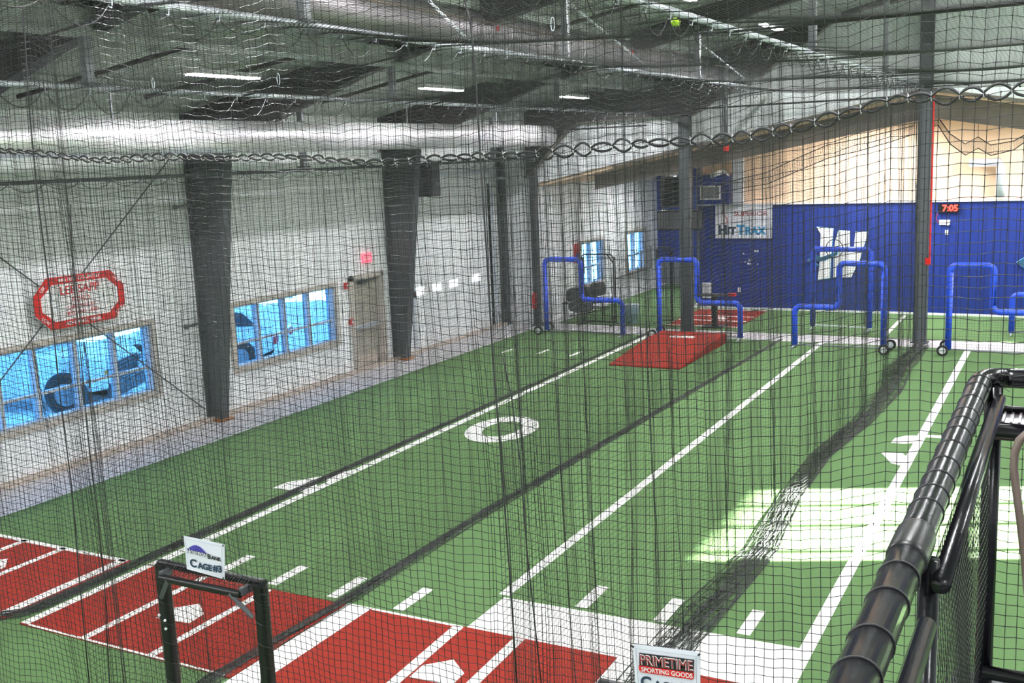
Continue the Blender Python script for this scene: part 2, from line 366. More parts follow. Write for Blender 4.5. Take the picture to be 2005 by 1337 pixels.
# end gable above the lower building's roof line
def low_z(x): return 6.06-0.19*abs(x+3.4)
poly = [(x, YE, low_z(x)+.10) for x in (-14.2, -3.4, 8.2)]+[(x, YE, roof_z(x)+.1) for x in (8.2, RID, -14.2)]
struct('wall_gable', MB().prism(poly, (0, .12, 0)), 'gable', 'white ribbed gable sheeting above the opening')
struct('trim_2', MB().prism([(-11.6, YE-.03, low_z(-11.6)+.02), (-3.4, YE-.03, low_z(-3.4)+.02), (8, YE-.03, low_z(8)+.02), (8, YE-.03, low_z(8)+.10), (-3.4, YE-.03, low_z(-3.4)+.10), (-11.6, YE-.03, low_z(-11.6)+.10)], (0, .2, 0)), 'taupe', 'dark trim along the lower roof line')
# lower building: ceiling, blue wall, tan wall, far-left end wall
mb = MB()
for xa, xb in ((-14.25, -3.4), (-3.4, 8.25)):
    mb.prism([(xa, 27.8, low_z(xa)), (xb, 27.8, low_z(xb)), (xb, 27.8, low_z(xb)+.12), (xa, 27.8, low_z(xa)+.12)], (0, 10.3, 0))
struct('ceiling_lower', mb, 'tan')
struct('wall_blue', MB().b2((-10.45, 31.8, 0), (8, 31.95, 3.2)), 'blue', 'ribbed blue metal wall at the far end')
struct('trim_3', MB().b2((-10.5, 31.74, 3.2), (8, 31.95, 3.245)), 'white', 'pale ledge on top of the blue wall')
struct('trim_4', MB().b2((-10.45, 31.77, 0), (8, 31.80, 0.06)), 'white', 'white strip at the foot of the blue wall')
poly = [(-10.5, 32.0, 3.2), (8, 32.0, 3.2), (8, 32.0, low_z(8)), (-3.4, 32.0, low_z(-3.4)), (-10.5, 32.0, low_z(-10.5))]
struct('wall_tan', MB().prism(poly, (0, .1, 0)), 'tan', 'tan board wall above the blue wall')
struct('wall_end', MB().b2((-14.0, 37.6, 1.0), (-10.4, 37.8, 4.9)), 'blue', 'blue end wall of the far left bay')
struct('wall_end_base', MB().b2((-14.0, 37.58, 0), (-10.4, 37.8, 1.0)), 'steel_lt', 'grey lower band of the far left end wall')
struct('wall_side', MB().b2((-10.6, 31.95, 0), (-10.45, 37.7, 4.9)), 'steel_lt')
# blue upper block with its light panel
blk = thing('wall_cabinet', (-9.9, 31.6, 3.25), 'blue upper box with a pale framed panel above the banner', 'cabinet')
obj('body', MB().b2((-10.42, 31.45, 3.25), (-9.42, 31.99, 4.15)), 'blue', blk)
obj('panel_frame', MB().b2((-10.3, 31.42, 3.40), (-9.66, 31.45, 3.82)), 'white', blk)
obj('panel', MB().b2((-10.26, 31.40, 3.44), (-9.70, 31.43, 3.78)), 'steel_lt', blk)

# ------------------------------------------------------------------ windows and doors in the left wall
def window_y(n, X, w, mulls, rail, label, gl='glass', fr=0.11):
    y0, y1, z0, z1 = w; r = struct('window_%d' % n, MB().b2((X-.16, y0, z0), (X-.14, y1, z1)), gl, label)
    f = MB()
    f.b2((X-.02, y0-fr, z0-fr), (X+.05, y1+fr, z0)).b2((X-.02, y0-fr, z1), (X+.05, y1+fr, z1+fr*.8))
    f.b2((X-.02, y0-fr, z0), (X+.05, y0, z1)).b2((X-.02, y1, z0), (X+.05, y1+fr, z1))
    obj('window_frame', f, 'frame', r)
    m = MB()
    for y in mulls: m.b2((X-.19, y-.035, z0), (X-.05, y+.035, z1))
    for z in rail: m.b2((X-.18, y0, z-.022), (X-.06, y1, z+.022))
    m.b2((X-.2, y0, z0), (X, y0+.04, z1)).b2((X-.2, y1-.04, z0), (X, y1, z1)).b2((X-.2, y0, z0), (X, y1, z0+.04)).b2((X-.2, y0, z1-.04), (X, y1, z1))
    obj('mullions', m, 'mull', r); return r
window_y(1, XL, W1, (9.9, 10.7, 11.40, 12.22, 13.05), (1.32,), 'long near window with parked truck outside')
window_y(2, XL, W2, (16.88, 17.73, 18.55), (1.34,), 'four-bay window between the two tapered columns')
window_y(3, -14.0, W3, (31.5,), (1.3,), 'small window behind the first blue screen')
window_y(4, -14.0, W4, (35.35,), (1.3,), 'small far window near the end wall')
window_y(5, XR+.2, OP, (17.14, 18.13, 19.0), (), 'tall window that lets the sun in', 'clear')
d = struct('door_1', MB().b2((-15.36, 20.12, 0.0), (-15.30, 21.24, 2.18)), 'door', 'tan steel exit door')
f = MB().b2((-15.4, 20.0, 0), (-15.14, 20.12, 2.30)).b2((-15.4, 21.24, 0), (-15.14, 21.36, 2.30)).b2((-15.4, 20.0, 2.18), (-15.14, 21.36, 2.30))
obj('door_frame', f, 'frame', d)
obj('push_bar', MB().b2((-15.30, 20.2, 0.98), (-15.20, 21.14, 1.06)), 'mull', d)
obj('door_closer', MB().b2((-15.30, 20.5, 2.06), (-15.22, 20.85, 2.13)).b2((-15.26, 20.85, 2.10), (-15.24, 21.2, 2.12)), 'steel', d)
obj('kick_plate', MB().b2((-15.30, 20.2, 0.08), (-15.293, 21.16, 0.33)), 'curb', d)
od = struct('door_2', MB().b2((-15.40, 22.75, 0), (-15.34, 27.0, 4.2)), 'wall', 'white overhead door with a row of small panes')
for y0, y1 in ((22.95, 23.42), (23.85, 24.30), (24.75, 25.18), (25.95, 26.45)):
    pn = obj('door_pane', MB().b2((-15.345, y0, 1.42), (-15.33, y1, 1.63)), 'clear' if 0 else mat('pane_glow', (0.9, 0.95, 1), 0.3, var=0, emit=(0.85, 0.93, 1), es=1.1), od); pn['label'] = 'small daylight pane'
sm = MB()
for z in (0.6, 1.2, 1.8, 2.4, 3.0, 3.6): sm.b2((-15.345, 22.75, z-.008), (-15.332, 27.0, z+.008))
obj('panel_seams', sm, 'mull', od)
tr = MB()
for y in (22.68, 27.05): tr.b2((-15.3, y-.05, 0), (-15.14, y+.05, 4.5)); tr.b2((-15.14, y-.03, 4.3), (-14.2, y+.03, 4.38))
tr.cyl((-15.05, 22.6, 4.55), (-15.05, 27.1, 4.55), 0.05, 10)
obj('door_track', tr, 'galv', od)

# ------------------------------------------------------------------ frames: tapered columns and rafters
def column(y, label):
    c = thing('steel_column', (XL+.45, y, 0), label, 'column', None)
    web = MB().prism([(XL+.03, y-.012, 0), (XL+.35, y-.012, 0), (XL+1.02, y-.012, 5.25), (XL+1.02, y-.012, 5.6), (XL+.03, y-.012, 6.05)], (0, .024, 0))
    obj('web', web, 'steel', c)
    fl_ = MB().b2((XL+.0, y-.11, 0), (XL+.03, y+.11, 6.0))
    fl_.prism([(XL+.35, y-.11, 0), (XL+.38, y-.11, 0), (XL+1.05, y-.11, 5.25), (XL+1.05, y-.11, 5.9), (XL+1.02, y-.11, 5.9), (XL+1.02, y-.11, 5.25)], (0, .22, 0))
    obj('flange', fl_, 'steel', c)
    obj('base_plate', MB().b2((XL-.02+.02, y-.17, 0), (XL+.47, y+.17, .035)), 'brass', c)
    return c
column(9.0, 'dark tapered steel column beyond the left edge of the near window')
column(15.2, 'dark tapered steel column between the two blue windows')
column(21.75, 'dark tapered steel column beside the tan exit door')
def rafter(y, depth, label, mt='rafter'):
    xs = [XL, XL+1.0, XL+2.3, XL+4.3, XL+6.5, XL+10, RID, 8.0]
    lo = [depth(x) for x in xs]
    r = thing('rafter', (XL+1, y, 6), label, 'roof beam')
    P = [(x, y-.02, roof_z(x)-d) for x, d in zip(xs, lo)]+[(x, y-.02, roof_z(x)-.01) for x in reversed(xs)]
    obj('web', MB().prism(P, (0, .04, 0)), mt, r)
    b = MB()
    for (xa, da), (xb, db) in zip(zip(xs, lo), list(zip(xs, lo))[1:]):
        b.prism([(xa, y-.11, roof_z(xa)-da-.02), (xb, y-.11, roof_z(xb)-db-.02), (xb, y-.11, roof_z(xb)-db), (xa, y-.11, roof_z(xa)-da)], (0, .22, 0))
    obj('flange', b, mt, r); return r
dep = lambda x: np.interp(x, [XL, XL+1, XL+2.3, XL+4.3, XL+6.5, XL+10, RID, 8], [.8, .85, .72, .50, .42, .42, .55, .6])
rafter(2.9, dep, 'dark roof rafter over the viewing deck')
rafter(9.0, dep, 'dark roof rafter at the upper left, nearest of those seen')
rafter(15.2, dep, 'dark roof rafter above the column between the windows')
rafter(21.6, dep, 'dark roof rafter above the column by the exit door')
# end frame: deep haunches at the corner column and at the round-topped post
y = 27.42
bot = [(-14.2, 4.35), (-13.9, 4.55), (-12.9, 5.55), (-12.5, 5.80), (-9.6, 5.84), (-9.15, 5.86), (-8.7, 6.1), (-7.95, 6.48), (-7.3, 6.72), (-6.75, 7.15), (-6.13, 7.48), (-5.5, 7.9), (-4.8, 8.10), (RID, 8.9), (8.0, 7.4)]
ef = thing('end_frame_beam', (-9.4, y, 6), 'dark haunched end beam under the roof above the far posts', 'roof beam')
P = [(a, y-.02, b) for a, b in bot]+[(x, y-.02, roof_z(x)-.01) for x in (8.0, RID, -14.2)]
obj('web', MB().prism(P, (0, .04, 0)), 'rafter', ef)
b = MB()
for (xa, za), (xb, zb) in zip(bot, bot[1:]): b.prism([(xa, y-.12, za-.02), (xb, y-.12, zb-.02), (xb, y-.12, zb), (xa, y-.12, za)], (0, .24, 0))
obj('flange', b, 'taupe', ef)
def post(name, x, y, z1, w, dpt, label, mt='steel'):
    p = thing(name, (x, y, 0), label, 'post')
    obj('shaft', MB().b2((x-w/2, y-.012, 0.0), (x+w/2, y+.012, z1)), mt, p)
    obj('flange', MB().b2((x-w/2, y-dpt/2, 0.0), (x-w/2+.02, y+dpt/2, z1)).b2((x+w/2-.02, y-dpt/2, 0), (x+w/2, y+dpt/2, z1)), mt, p)
    obj('base_plate', MB().b2((x-w/2-.05, y-dpt/2-.04, 0), (x+w/2+.05, y+dpt/2+.04, .025)), mt, p); return p
p2 = post('steel_post', -9.40, 27.45, 5.86, .30, .24, 'dark grey steel post behind the second blue screen')
p4 = post('steel_post', -3.36, 27.30, 8.3, .30, .24, 'tall grey steel post with a red conduit at right')
p1 = post('steel_post', -14.0, 27.45, 4.5, .17, .2, 'grey corner post behind the extinguisher')
p0 = post('steel_post', -15.05, 27.45, 5.6, .19, .2, 'dark corner post at the end of the left wall')
for p, col_ in ((p2, 'steel'), (p4, 'steel')):
    x, y = p.location.x, p.location.y
    obj('cover', MB().b2((x-.12, y-.115, .02), (x+.12, y-.10, p.location.z+ (5.8 if p is p2 else 8.2))), 'steel', p)
rc = thing('fire_conduit', (-3.17, 27.2, 2.0), 'thin red conduit with a red pull box on the tall post', 'conduit')
obj('pipe', MB().cyl((-3.17, 27.2, 2.1), (-3.17, 27.2, 6.0), .022, 8), 'red', rc)
obj('pull_box', MB().rbox((-3.2, 27.13, 2.02), (.13, .08, .17), .02), 'red', rc)

# purlins, struts, roof pieces
for k, x in enumerate((-13.4, -11.7, -8.6, -5.4, -3.6, -1.5)):
    pl = MB().b2((x-.03, YB, roof_z(x)-.16), (x+.03, 27.5, roof_z(x)-.02)); struct('purlin', pl, 'roof', 'grey roof purlin running the length of the hall')
es = struct('eave_beam', MB().b2((-10.42, YB, 6.52), (-10.2, 27.3, 6.80)).b2((-10.5, YB, 6.50), (-10.12, 27.3, 6.53)), 'roof', 'pale box beam running above the first cage pipe')
for i, (a, b2) in enumerate([((-13.6, 10.4), (-10.9, 11.5)), ((-13.4, 12.6), (-10.8, 13.9)), ((-13.3, 17.0), (-10.8, 18.0)), ((-10.0, 9.6), (-7.6, 10.3)), ((-9.8, 12.2), (-6.8, 13.4)), ((-9.8, 17.2), (-6.2, 18.6)), ((-7.0, 20.0), (-3.0, 21.2))]):
    A_ = Vector((a[0], a[1], roof_z(a[0])-.28)); B_ = Vector((b2[0], b2[1], roof_z(b2[0])-.22))
    st = obj('roof_strut', MB().tube([A_, B_], .035, 6), 'rafter'); st['kind'] = 'structure'; st['label'] = 'short dark strut under the roof sheeting'
# wall bracing rods
def rod(a, b, label, r=.012): o = obj('brace_rod', MB().tube([a, b], r, 6), 'steel'); tag(o, label, 'brace rod')
rod((-15.15, 15.0, .25), (-15.15, 9.1, 5.2), 'thin brace rod falling right to the foot of the near column')
rod((-15.15, 15.0, 5.4), (-15.15, 9.1, .4), 'thin brace rod crossing behind the red bordered sign')
rod((-15.1, 21.4, 5.5), (-15.0, 15.5, 6.0), 'thin brace rod over the duct', .01)
for z, label in ((4.25, 'short dark pipe stub high on the near column'), (1.98, 'short dark pipe stub low on the near column')):
    q = thing('pipe_stub', (XL+.3, 14.6, z), label, 'pipe stub')
    obj('pipe', MB().tube([(XL+.25, 15.15, z+.03), (XL+.25, 14.55, z)], .028, 8), 'steel', q); obj('cap', MB().cyl((XL+.25, 14.56, z), (XL+.25, 14.5, z-.003), .045, 8), 'steel', q)

# ducts
def duct(name, x, z, r, y0, y1, label, seams):
    d = thing(name, (x, y0, z), label, 'duct')
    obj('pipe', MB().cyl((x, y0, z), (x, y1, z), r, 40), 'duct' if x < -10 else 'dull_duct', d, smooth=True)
    for yy in np.arange(y0+2, y1, 4): obj('strap', MB().b2((x-.01, yy-.02, z+r-.01), (x+.01, yy+.02, roof_z(x)-.03)), 'steel_lt', d)
    for i, yy in enumerate(seams): obj('joint_band', MB().tube([(x+(r+.004)*math.cos(t), yy, z+(r+.004)*math.sin(t)) for t in np.linspace(0, 2*math.pi, 33)[:-1]], .014, 6, closed=True), 'duct', d)
    return d
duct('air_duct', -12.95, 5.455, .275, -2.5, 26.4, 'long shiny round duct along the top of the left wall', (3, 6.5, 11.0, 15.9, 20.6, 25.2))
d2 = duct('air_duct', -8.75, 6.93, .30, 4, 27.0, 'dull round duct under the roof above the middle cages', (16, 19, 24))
sp = obj('sprinkler_pipe', MB().tube([(-7.9, y, 6.9) for y in (4, 27.3)], .02, 8), 'brown'); tag(sp, 'thin dark red sprinkler pipe under the roof', 'pipe')
for y in (8.6, 9.4, 14.5, 20): obj('sprinkler_head', MB().cyl((-7.9, y, 6.87), (-7.9, y, 6.80), .025, 8), 'red', sp)

# ------------------------------------------------------------------ LED fixtures (lamps of the hall, plus added fill behind the deck)
def led(x, y, z, L, label, ang=0.0, w=LED_W, rz=0.0, grp='strip lights under the roof'):
    e = thing('strip_light', (x, y, z), label, 'ceiling light', grp)
    e.rotation_euler = (0, 0, rz)
    obj('housing', MB().rbox((0, 0, .045), (.20, L, .07), .02, axis=1), 'white', e, local=True)
    obj('diffuser', MB().b2((-.08, -L/2+.02, -.012), (.08, L/2-.02, .01)), 'led', e, local=True)
    if z < 5: rz_ = 0.10
    else: rz_ = max(.1, roof_z(x)-z-.05)
    for s in (-1, 1): obj('hanger', MB().cyl((0, s*L*.4, .07), (0, s*L*.4, rz_), .006, 5), 'galv', e, local=True)
    ld = bpy.data.lights.new('lamp', 'AREA'); ld.shape = 'RECTANGLE'; ld.size = .16; ld.size_y = L; ld.energy = w; ld.color = (0.97, 0.98, 1.0)
    lo = bpy.data.objects.new('lamp', ld); COL.objects.link(lo); lo.parent = e; lo.location = (0, 0, -.03)
    return e
led(-11.35, 12.25, 6.27, 1.45, 'long strip light at upper left, nearest of the left row')
led(-11.35, 18.4, 6.30, 1.5, 'strip light in the middle of the left row')
led(-11.35, 24.7, 6.33, 1.5, 'farthest strip light of the left row', w=LED_W*1.7)
led(-11.35, 5.9, 6.3, 1.45, 'strip light of the left row beyond the frame', w=LED_W*.8)
for x in (-6.0, 4.0):
    for y in (5.5, 11.5, 17.3, 23.2): led(x, y, 7.42 if x < 0 else 7.8, 1.5, 'strip light of the %s row, %s' % ('middle' if x < 0 else 'right', {5.5: 'nearest', 11.5: 'second', 17.3: 'third', 23.2: 'farthest, above the green ball'}[y]), w=LED_W*(2.4 if y > 20 else 1.35))
for x, y in ((-7.0, -1.4), (-2.2, -1.2), (3.5, -1.2), (-11.5, -.8)): led(x, y, 6.4, 1.5, 'added fill strip light, unseen behind the viewing deck', w=LED_W*1.2)  # unseen fill lamps, added to brighten the hanging signs and front net strands
for y in (3, 9, 15, 21): led(-0.8, y, 8.1, 1.5, 'strip light under the ridge', w=LED_W*1.3)
for i, (x, y, nm) in enumerate(((-5.75, 29.8, 'left of the two small lights behind the dark truss'), (-5.1, 30.6, 'right of the two small lights behind the dark truss'), (-0.5, 30, 'small light in the low hall right of the tall post'), (3.5, 30, 'small light in the low hall at far right'), (-12, 33.5, 'small light in the far left bay'))):
    e = led(x, y, low_z(x)-.35, .9, nm, w=75, grp='lights of the low hall')
    
# ------------------------------------------------------------------ lower building beams
tb = thing('truss_beam', (-3.4, 28.5, 5.4), 'brown grey gabled beam across the low hall', 'roof beam')
P = [(-12.5, 28.45, low_z(-12.5)-.42), (-3.4, 28.45, 5.48), (8, 28.45, low_z(8)-.55), (8, 28.45, low_z(8)-.02), (-3.4, 28.45, low_z(-3.4)-.02), (-12.5, 28.45, low_z(-12.5)-.02)]
obj('web', MB().prism(P, (0, .05, 0)), 'taupe', tb)
b = MB()
for (a, c) in zip(P[:2], P[1:3]): b.prism([(a[0], 28.35, a[2]-.02), (c[0], 28.35, c[2]-.02), (c[0], 28.35, c[2]), (a[0], 28.35, a[2])], (0, .25, 0))
obj('flange', b, 'taupe', tb)
cap = obj('end_cap', MB().rbox((-9.9, 28.4, 4.42), (.5, .08, .34), .03, axis=1), 'taupe', tb)
hv = thing('wall_duct', (-2.0, 31.7, 4.0), 'pale silver duct elbow on the tan wall', 'duct')
obj('elbow', MB().tube([(-2.75, 31.7, 4.25), (-2.0, 31.7, 4.25), (-1.95, 31.7, 4.1), (-1.95, 31.7, 3.3)], .12, 14), 'galv', hv, smooth=True)
hv2 = thing('wall_duct', (-9.1, 31.6, 4.0), 'grey vertical duct beside the blue upper box', 'duct')
obj('pipe', MB().b2((-9.3, 31.5, 3.25), (-9.0, 31.75, 4.75)), 'galv', hv2)
cm = thing('wall_camera', (-9.55, 31.2, 4.2), 'white cylinder camera above the framed panel', 'camera')
obj('body', MB().cyl((-9.9, 31.2, 4.12), (-9.5, 31.3, 4.25), .07, 12), 'white', cm, smooth=True); obj('bracket', MB().cyl((-9.5, 31.3, 4.25), (-9.42, 31.5, 4.1), .03, 8), 'white', cm)
for i, (nm, x0, y0, x1, y1, Y, mt, cat, lab) in enumerate((
    ('wall_heater', 1296, 346, 1344, 405, 30.4, 'grayfab', 'heater', 'grey box unit hanging behind the second post'),
    ('wall_screen', 1290, 412, 1371, 450, 30.2, 'black', 'screen', 'black screen hanging behind the second post'))):
    a, c = onY(x0, y0, Y), onY(x1, y1, Y); t = thing(nm, ((a.x+c.x)/2, Y, c.z), lab, cat)
    obj('body', MB().rbox(((a.x+c.x)/2, Y, (a.z+c.z)/2), (abs(c.x-a.x), .35, abs(a.z-c.z)), .04, axis=1), mt, t)
    obj('face', MB().b2((a.x+.04, Y-.19, c.z+.05), (c.x-.04, Y-.17, a.z-.05)), 'black' if mt == 'grayfab' else 'grayfab', t)
    for hx in (a.x+.1, c.x-.1): obj('hanger', MB().cyl((hx, Y, a.z-.02), (hx, Y, low_z(hx)), .012, 6), 'steel', t)

# ------------------------------------------------------------------ painted lines and mats on the turf
def flat(name, poly, z0, z1, mt, label, kind='structure', cat=None, grp=None, parent=None):
    o = obj(name, MB().prism([(p[0], p[1], z0) for p in poly], (0, 0, z1-z0)), mt, parent)
    if parent is None:
        tag(o, label, cat, grp, kind)
    elif label: o['label'] = label
    return o
def rect(x0, y0, x1, y1): return [(x0, y0), (x1, y0), (x1, y1), (x0, y1)]
flat('turf_line', rect(-10.26, 8.95, -10.12, 26.55), .0, .004, 'white_turf', 'long white lane line beside the first net')
flat('turf_line', rect(-5.66, 9.86, -5.53, 26.6), .0, .004, 'white_turf', 'long white lane line in the middle of the wide cage')
flat('turf_line', rect(-2.26, 9.0, -2.12, 26.55), .0, .004, 'white_turf', 'long white lane line right of the last net')
flat('turf_line', rect(-4.35, 27.85, -4.25, 31.5), .0, .004, 'white_turf', 'short white line on the far turf by the tall post')
for x, y in ((-12.88, 23.5), (-11.93, 23.6), (-11.0, 23.55)): flat('turf_dash', rect(x-.05, y-.3, x+.05, y+.3), 0, .004, 'white_turf', 'white dash before the first blue screen', grp='far white dashes')
for x, y in ((-9.2, 9.37), (-8.32, 9.36), (-7.41, 9.34), (-6.5, 9.36), (-4.65, 10.2), (-3.74, 10.2), (-2.85, 10.25)): flat('turf_dash', rect(x-.07, y-.31, x+.07, y+.31), 0, .004, 'white_turf', 'white dash beyond the red mats', grp='near white dashes')
flat('turf_apron', [(-5.56, 8.5), (-5.56, 9.80), (-2.2, 9.86), (-2.14, 5.2), (-5.56, 5.2)], .0, .003, 'white_turf', 'broad white apron around the third red mat')
flat('turf_band', rect(-7.12, 6.2, -6.70, 8.97), .0, .0035, 'white_turf', 'wide white band between two red mats')
# numeral 0 and clipped marks
mb = MB(); n = 40
for k in range(n):
    a0, a1 = 2*math.pi*k/n, 2*math.pi*(k+1)/n
    def el(a, rx, ry):
        x, y = rx*math.cos(a), ry*math.sin(a); c_, s_ = math.cos(.12), math.sin(.12); return (-9.2+x*c_-y*s_, 16.42+x*s_+y*c_, 0.0)
    mb.prism([el(a0, .64, .93), el(a1, .64, .93), el(a1, .33, .56), el(a0, .33, .56)], (0, 0, .004))
o = obj('painted_zero', mb, 'white_turf'); tag(o, 'white oval number 0 on the turf', None, None, 'structure')
flat('painted_mark', [fl(*p)[:2] for p in ((534, 956), (560, 945), (640, 931), (700, 918), (665, 940), (618, 941), (622, 957), (600, 966), (585, 961))], .0, .0045, 'white_turf', 'white clipped numeral beside the first lane line')
def smooth_poly(pts): return [fl(*p)[:2] for p in pts]
flat('painted_wing', smooth_poly(((1725, 886), (1768, 888), (1787, 905), (1770, 913), (1745, 907))), 0, .0045, 'white_turf', 'lower white wing shape beside the right lane line')
flat('painted_wing', smooth_poly(((1744, 867), (1752, 858), (1775, 853), (1803, 853), (1796, 867), (1770, 869))), 0, .0045, 'white_turf', 'upper white wing shape beside the right lane line')
flat('painted_tick', smooth_poly(((1808, 851), (1843, 853), (1844, 858), (1806, 856))), 0, .0045, 'white_turf', 'small white tick right of the lane line')
def home_plate(cx, cy, s=.43):
    return [(cx-s/2, cy+s/2), (cx+s/2, cy+s/2), (cx+s/2, cy), (cx, cy-s/2), (cx-s/2, cy)]
def mat_red(name, x0, x1, y0, y1, label, lines, plate, z=.012):
    t = obj(name, MB().prism([(x0, y0, .0), (x1, y0, .0), (x1, y1, .0), (x0, y1, .0)], (0, 0, z)), 'red_turf', base=None); tag(t, label, 'mat')
    for l in lines: flat('batter_line', l, z, z+.003, 'white_turf', 'white line', parent=t)
    if plate:
        pr = Matrix.Rotation(plate[2], 2); c = Vector(plate[:2]); s = .46
        pts = [c+pr @ Vector(q) for q in ((-s/2, -s/2), (s/2, -s/2), (s/2, 0.02), (0, s/2), (-s/2, 0.02))]
        flat('home_plate', pts, z, z+.006, 'white_turf', 'white home plate', parent=t)
    return t
mat_red('batting_mat', -14.0+.25, -10.52, 7.07, 8.93, 'red batting mat at the left edge beyond the first net', [rect(-10.72, 7.09, -10.58, 8.91), rect(-11.82, 7.09, -11.72, 8.91), rect(-12.6, 7.09, -12.5, 8.91), rect(-13.7, 8.85, -10.6, 8.93)], (-12.15, 8.1, 0))
mat_red('batting_mat', -10.24, -7.13, 7.06, 8.92, 'red batting mat seen through the Cage #3 doorway'.replace('Cage #3', 'left'), [rect(-10.24, 7.08, -10.12, 8.9), rect(-9.28, 7.08, -9.18, 8.9), rect(-8.28, 7.08, -8.18, 8.9), rect(-10.1, 7.06, -7.2, 7.09)], (-8.68, 8.03, 0.1))
mat_red('batting_mat', -6.78, -3.83, 6.6, 8.95, 'red batting mat at the bottom centre on the white apron', [rect(-6.76, 8.91, -5.6, 8.95), [(-5.60, 6.62), (-5.48, 6.62), (-5.58, 8.93), (-5.70, 8.93)], [(-4.90, 6.62), (-4.78, 6.62), (-4.85, 8.93), (-4.97, 8.93)]], (-5.28, 8.02, 0.05))
mat_red('batting_mat', -3.15, -2.2, 6.6, 8.93, 'red mat corner beside the right hanging sign', [], None)
bm = mat_red('batting_mat', -10.35, -8.25, 28.3, 31.55, 'far red mat by the blue wall behind the second post', [rect(-10.3, 29.3, -8.3, 29.4), rect(-10.3, 30.15, -8.3, 30.25), rect(-10.35, 28.3, -8.25, 28.4), rect(-10.35, 31.45, -8.25, 31.55)], (-9.2, 29.8, 0))
# pitching mound
pm = thing('pitching_mound', (-8.8, 24.4, 0), 'red portable pitching mound with a white rubber', 'pitching mound')
mb = MB(); prof = [(22.42, 0.0), (22.42, .045), (25.0, .25), (26.02, .25), (26.02, 0)]
mb.prism([(-9.62, y, z) for y, z in prof], (1.76, 0, 0)); md = obj('body', mb, 'red_turf', pm)
bv = md.modifiers.new('b', 'BEVEL'); bv.width = .04; bv.segments = 3
obj('pitching_rubber', MB().box((-8.75, 25.15, .262), (.62, .15, .03)), 'white', pm)

# ------------------------------------------------------------------ blue padded screens
def arc(cx, cz, r, a0, a1, n=6):
    return [(cx+r*math.cos(math.radians(a0+(a1-a0)*k/n)), 0, cz+r*math.sin(math.radians(a0+(a1-a0)*k/n))) for k in range(n+1)]
def plane_net(me_name, x0, x1, z0, z1, hole=None, step=.06, parent=None):
    def P(U, Z): return np.stack([U, .02*np.sin(U*3)*np.sin(Z*2.3)+.01, Z], -1)
    me = net_mesh(me_name, P, np.linspace(x0, x1, max(2, int((x1-x0)/step)+1)), np.linspace(z0, z1, max(2, int((z1-z0)/step)+1)), .0022, (1, 0, 0), (0, 0, 1), (0, 1, 0), su=.34, sv=.34)
    return link_mesh(me_name, me, 'net', parent)
def l_screen(W, H, h, split, label, loc, rz=0.0, mirror=False, wheel_left=True):
    """upright leg at x=0 is the tall side"""
    t = thing('batting_screen', loc, label, 'batting screen', 'blue padded L screens', rz)
    s = -1 if mirror else 1; r, q = .072, .15
    pts = [(0, 0, .10), (0, 0, H-q)]+[(x, y, z) for x, y, z in arc(q, H-q, q, 180, 90)]+[(x, y, z) for x, y, z in arc(split-q, H-q, q, 90, 0)]
    pts += [(split, 0, h+q)]+[(x, y, z) for x, y, z in arc(split+q, h+q, q, 180, 270)]+[(x, y, z) for x, y, z in arc(W-q, h-q, q, 90, 0)]+[(W, 0, .06)]
    def mir(p): return [(s*a, b_, c) for a, b_, c in p]
    obj('padded_frame', MB().tube(mir(pts), r, 14), 'pad', t, local=True, smooth=True)
    band0 = None
    for (xa, za), (xb, zb) in (((0, .3), (0, H-.3)), ((q*1.6, H), (split-q*1.6, H)), ((split+q*1.5, h), (W-q*1.6, h))):
        L_ = math.hypot(xb-xa, zb-za); nn = int(L_/.16)
        for k in range(nn):
            f_ = (k+.5)/nn; c = Vector((s*(xa+(xb-xa)*f_), 0, za+(zb-za)*f_)); ax = Vector((xb-xa, 0, zb-za)).normalized()
            obj('tie_band', MB().cyl(c-ax*.006, c+ax*.006, r+.003, 12), 'navy', t, local=True)
    obj('bottom_bar', MB().tube(mir([(0, 0, .10), (W, 0, .07)]), .02, 8), 'steel_lt', t, local=True)
    foot = MB().tube(mir([(W, -.32, .03), (W, .32, .03)]), .022, 8).tube(mir([(-.09, -.36, .125), (-.09, .36, .125)]), .022, 8).tube(mir([(-.09, 0, .125), (0, 0, .125)]), .03, 8)
    obj('foot_bar', foot, 'galv', t, local=True)
    for yy in (-.36, .36):
        sy = 1 if yy > 0 else -1; w = MB().tube([(s*-.09, yy-.03*sy, .125), (s*-.09, yy+.03*sy, .125)], .125, 22); wo = obj('wheel', w, 'rubber', t, local=True)
        obj('hub', MB().tube([(s*-.09, yy-.04, .125), (s*-.09, yy+.04, .125)], .075, 16), 'hub', wo, local=True)
    a0, a1 = (0, split) if s > 0 else (-split, 0); plane_net('net_panel', a0, a1, .1, H, parent=t)
    b0, b1 = (split, W) if s > 0 else (-W, -split); plane_net('net_panel', b0, b1, .1, h, parent=t)
    return t
l_screen(2.30, 2.08, .98, 1.10, 'blue padded L screen at far left beside the extinguisher', (-13.12, 26.25, 0), 0.0)
l_screen(2.19, 2.08, .95, 1.05, 'blue padded L screen behind the red mound', (-9.84, 26.46, 0), 0.03)
l_screen(2.12, 2.10, 1.02, 1.05, 'blue padded L screen with its tall side right, left of the tall post', (-3.98, 25.75, 0), -0.06, mirror=True)
l_screen(2.12, 2.06, 1.00, .92, 'blue padded L screen right of the tall post', (-2.58, 26.0, 0), 0.02)
l_screen(2.10, 2.06, 1.02, 1.0, 'blue padded screen at the right edge on the far turf', (.70, 28.9, 0), 0.0, mirror=True)
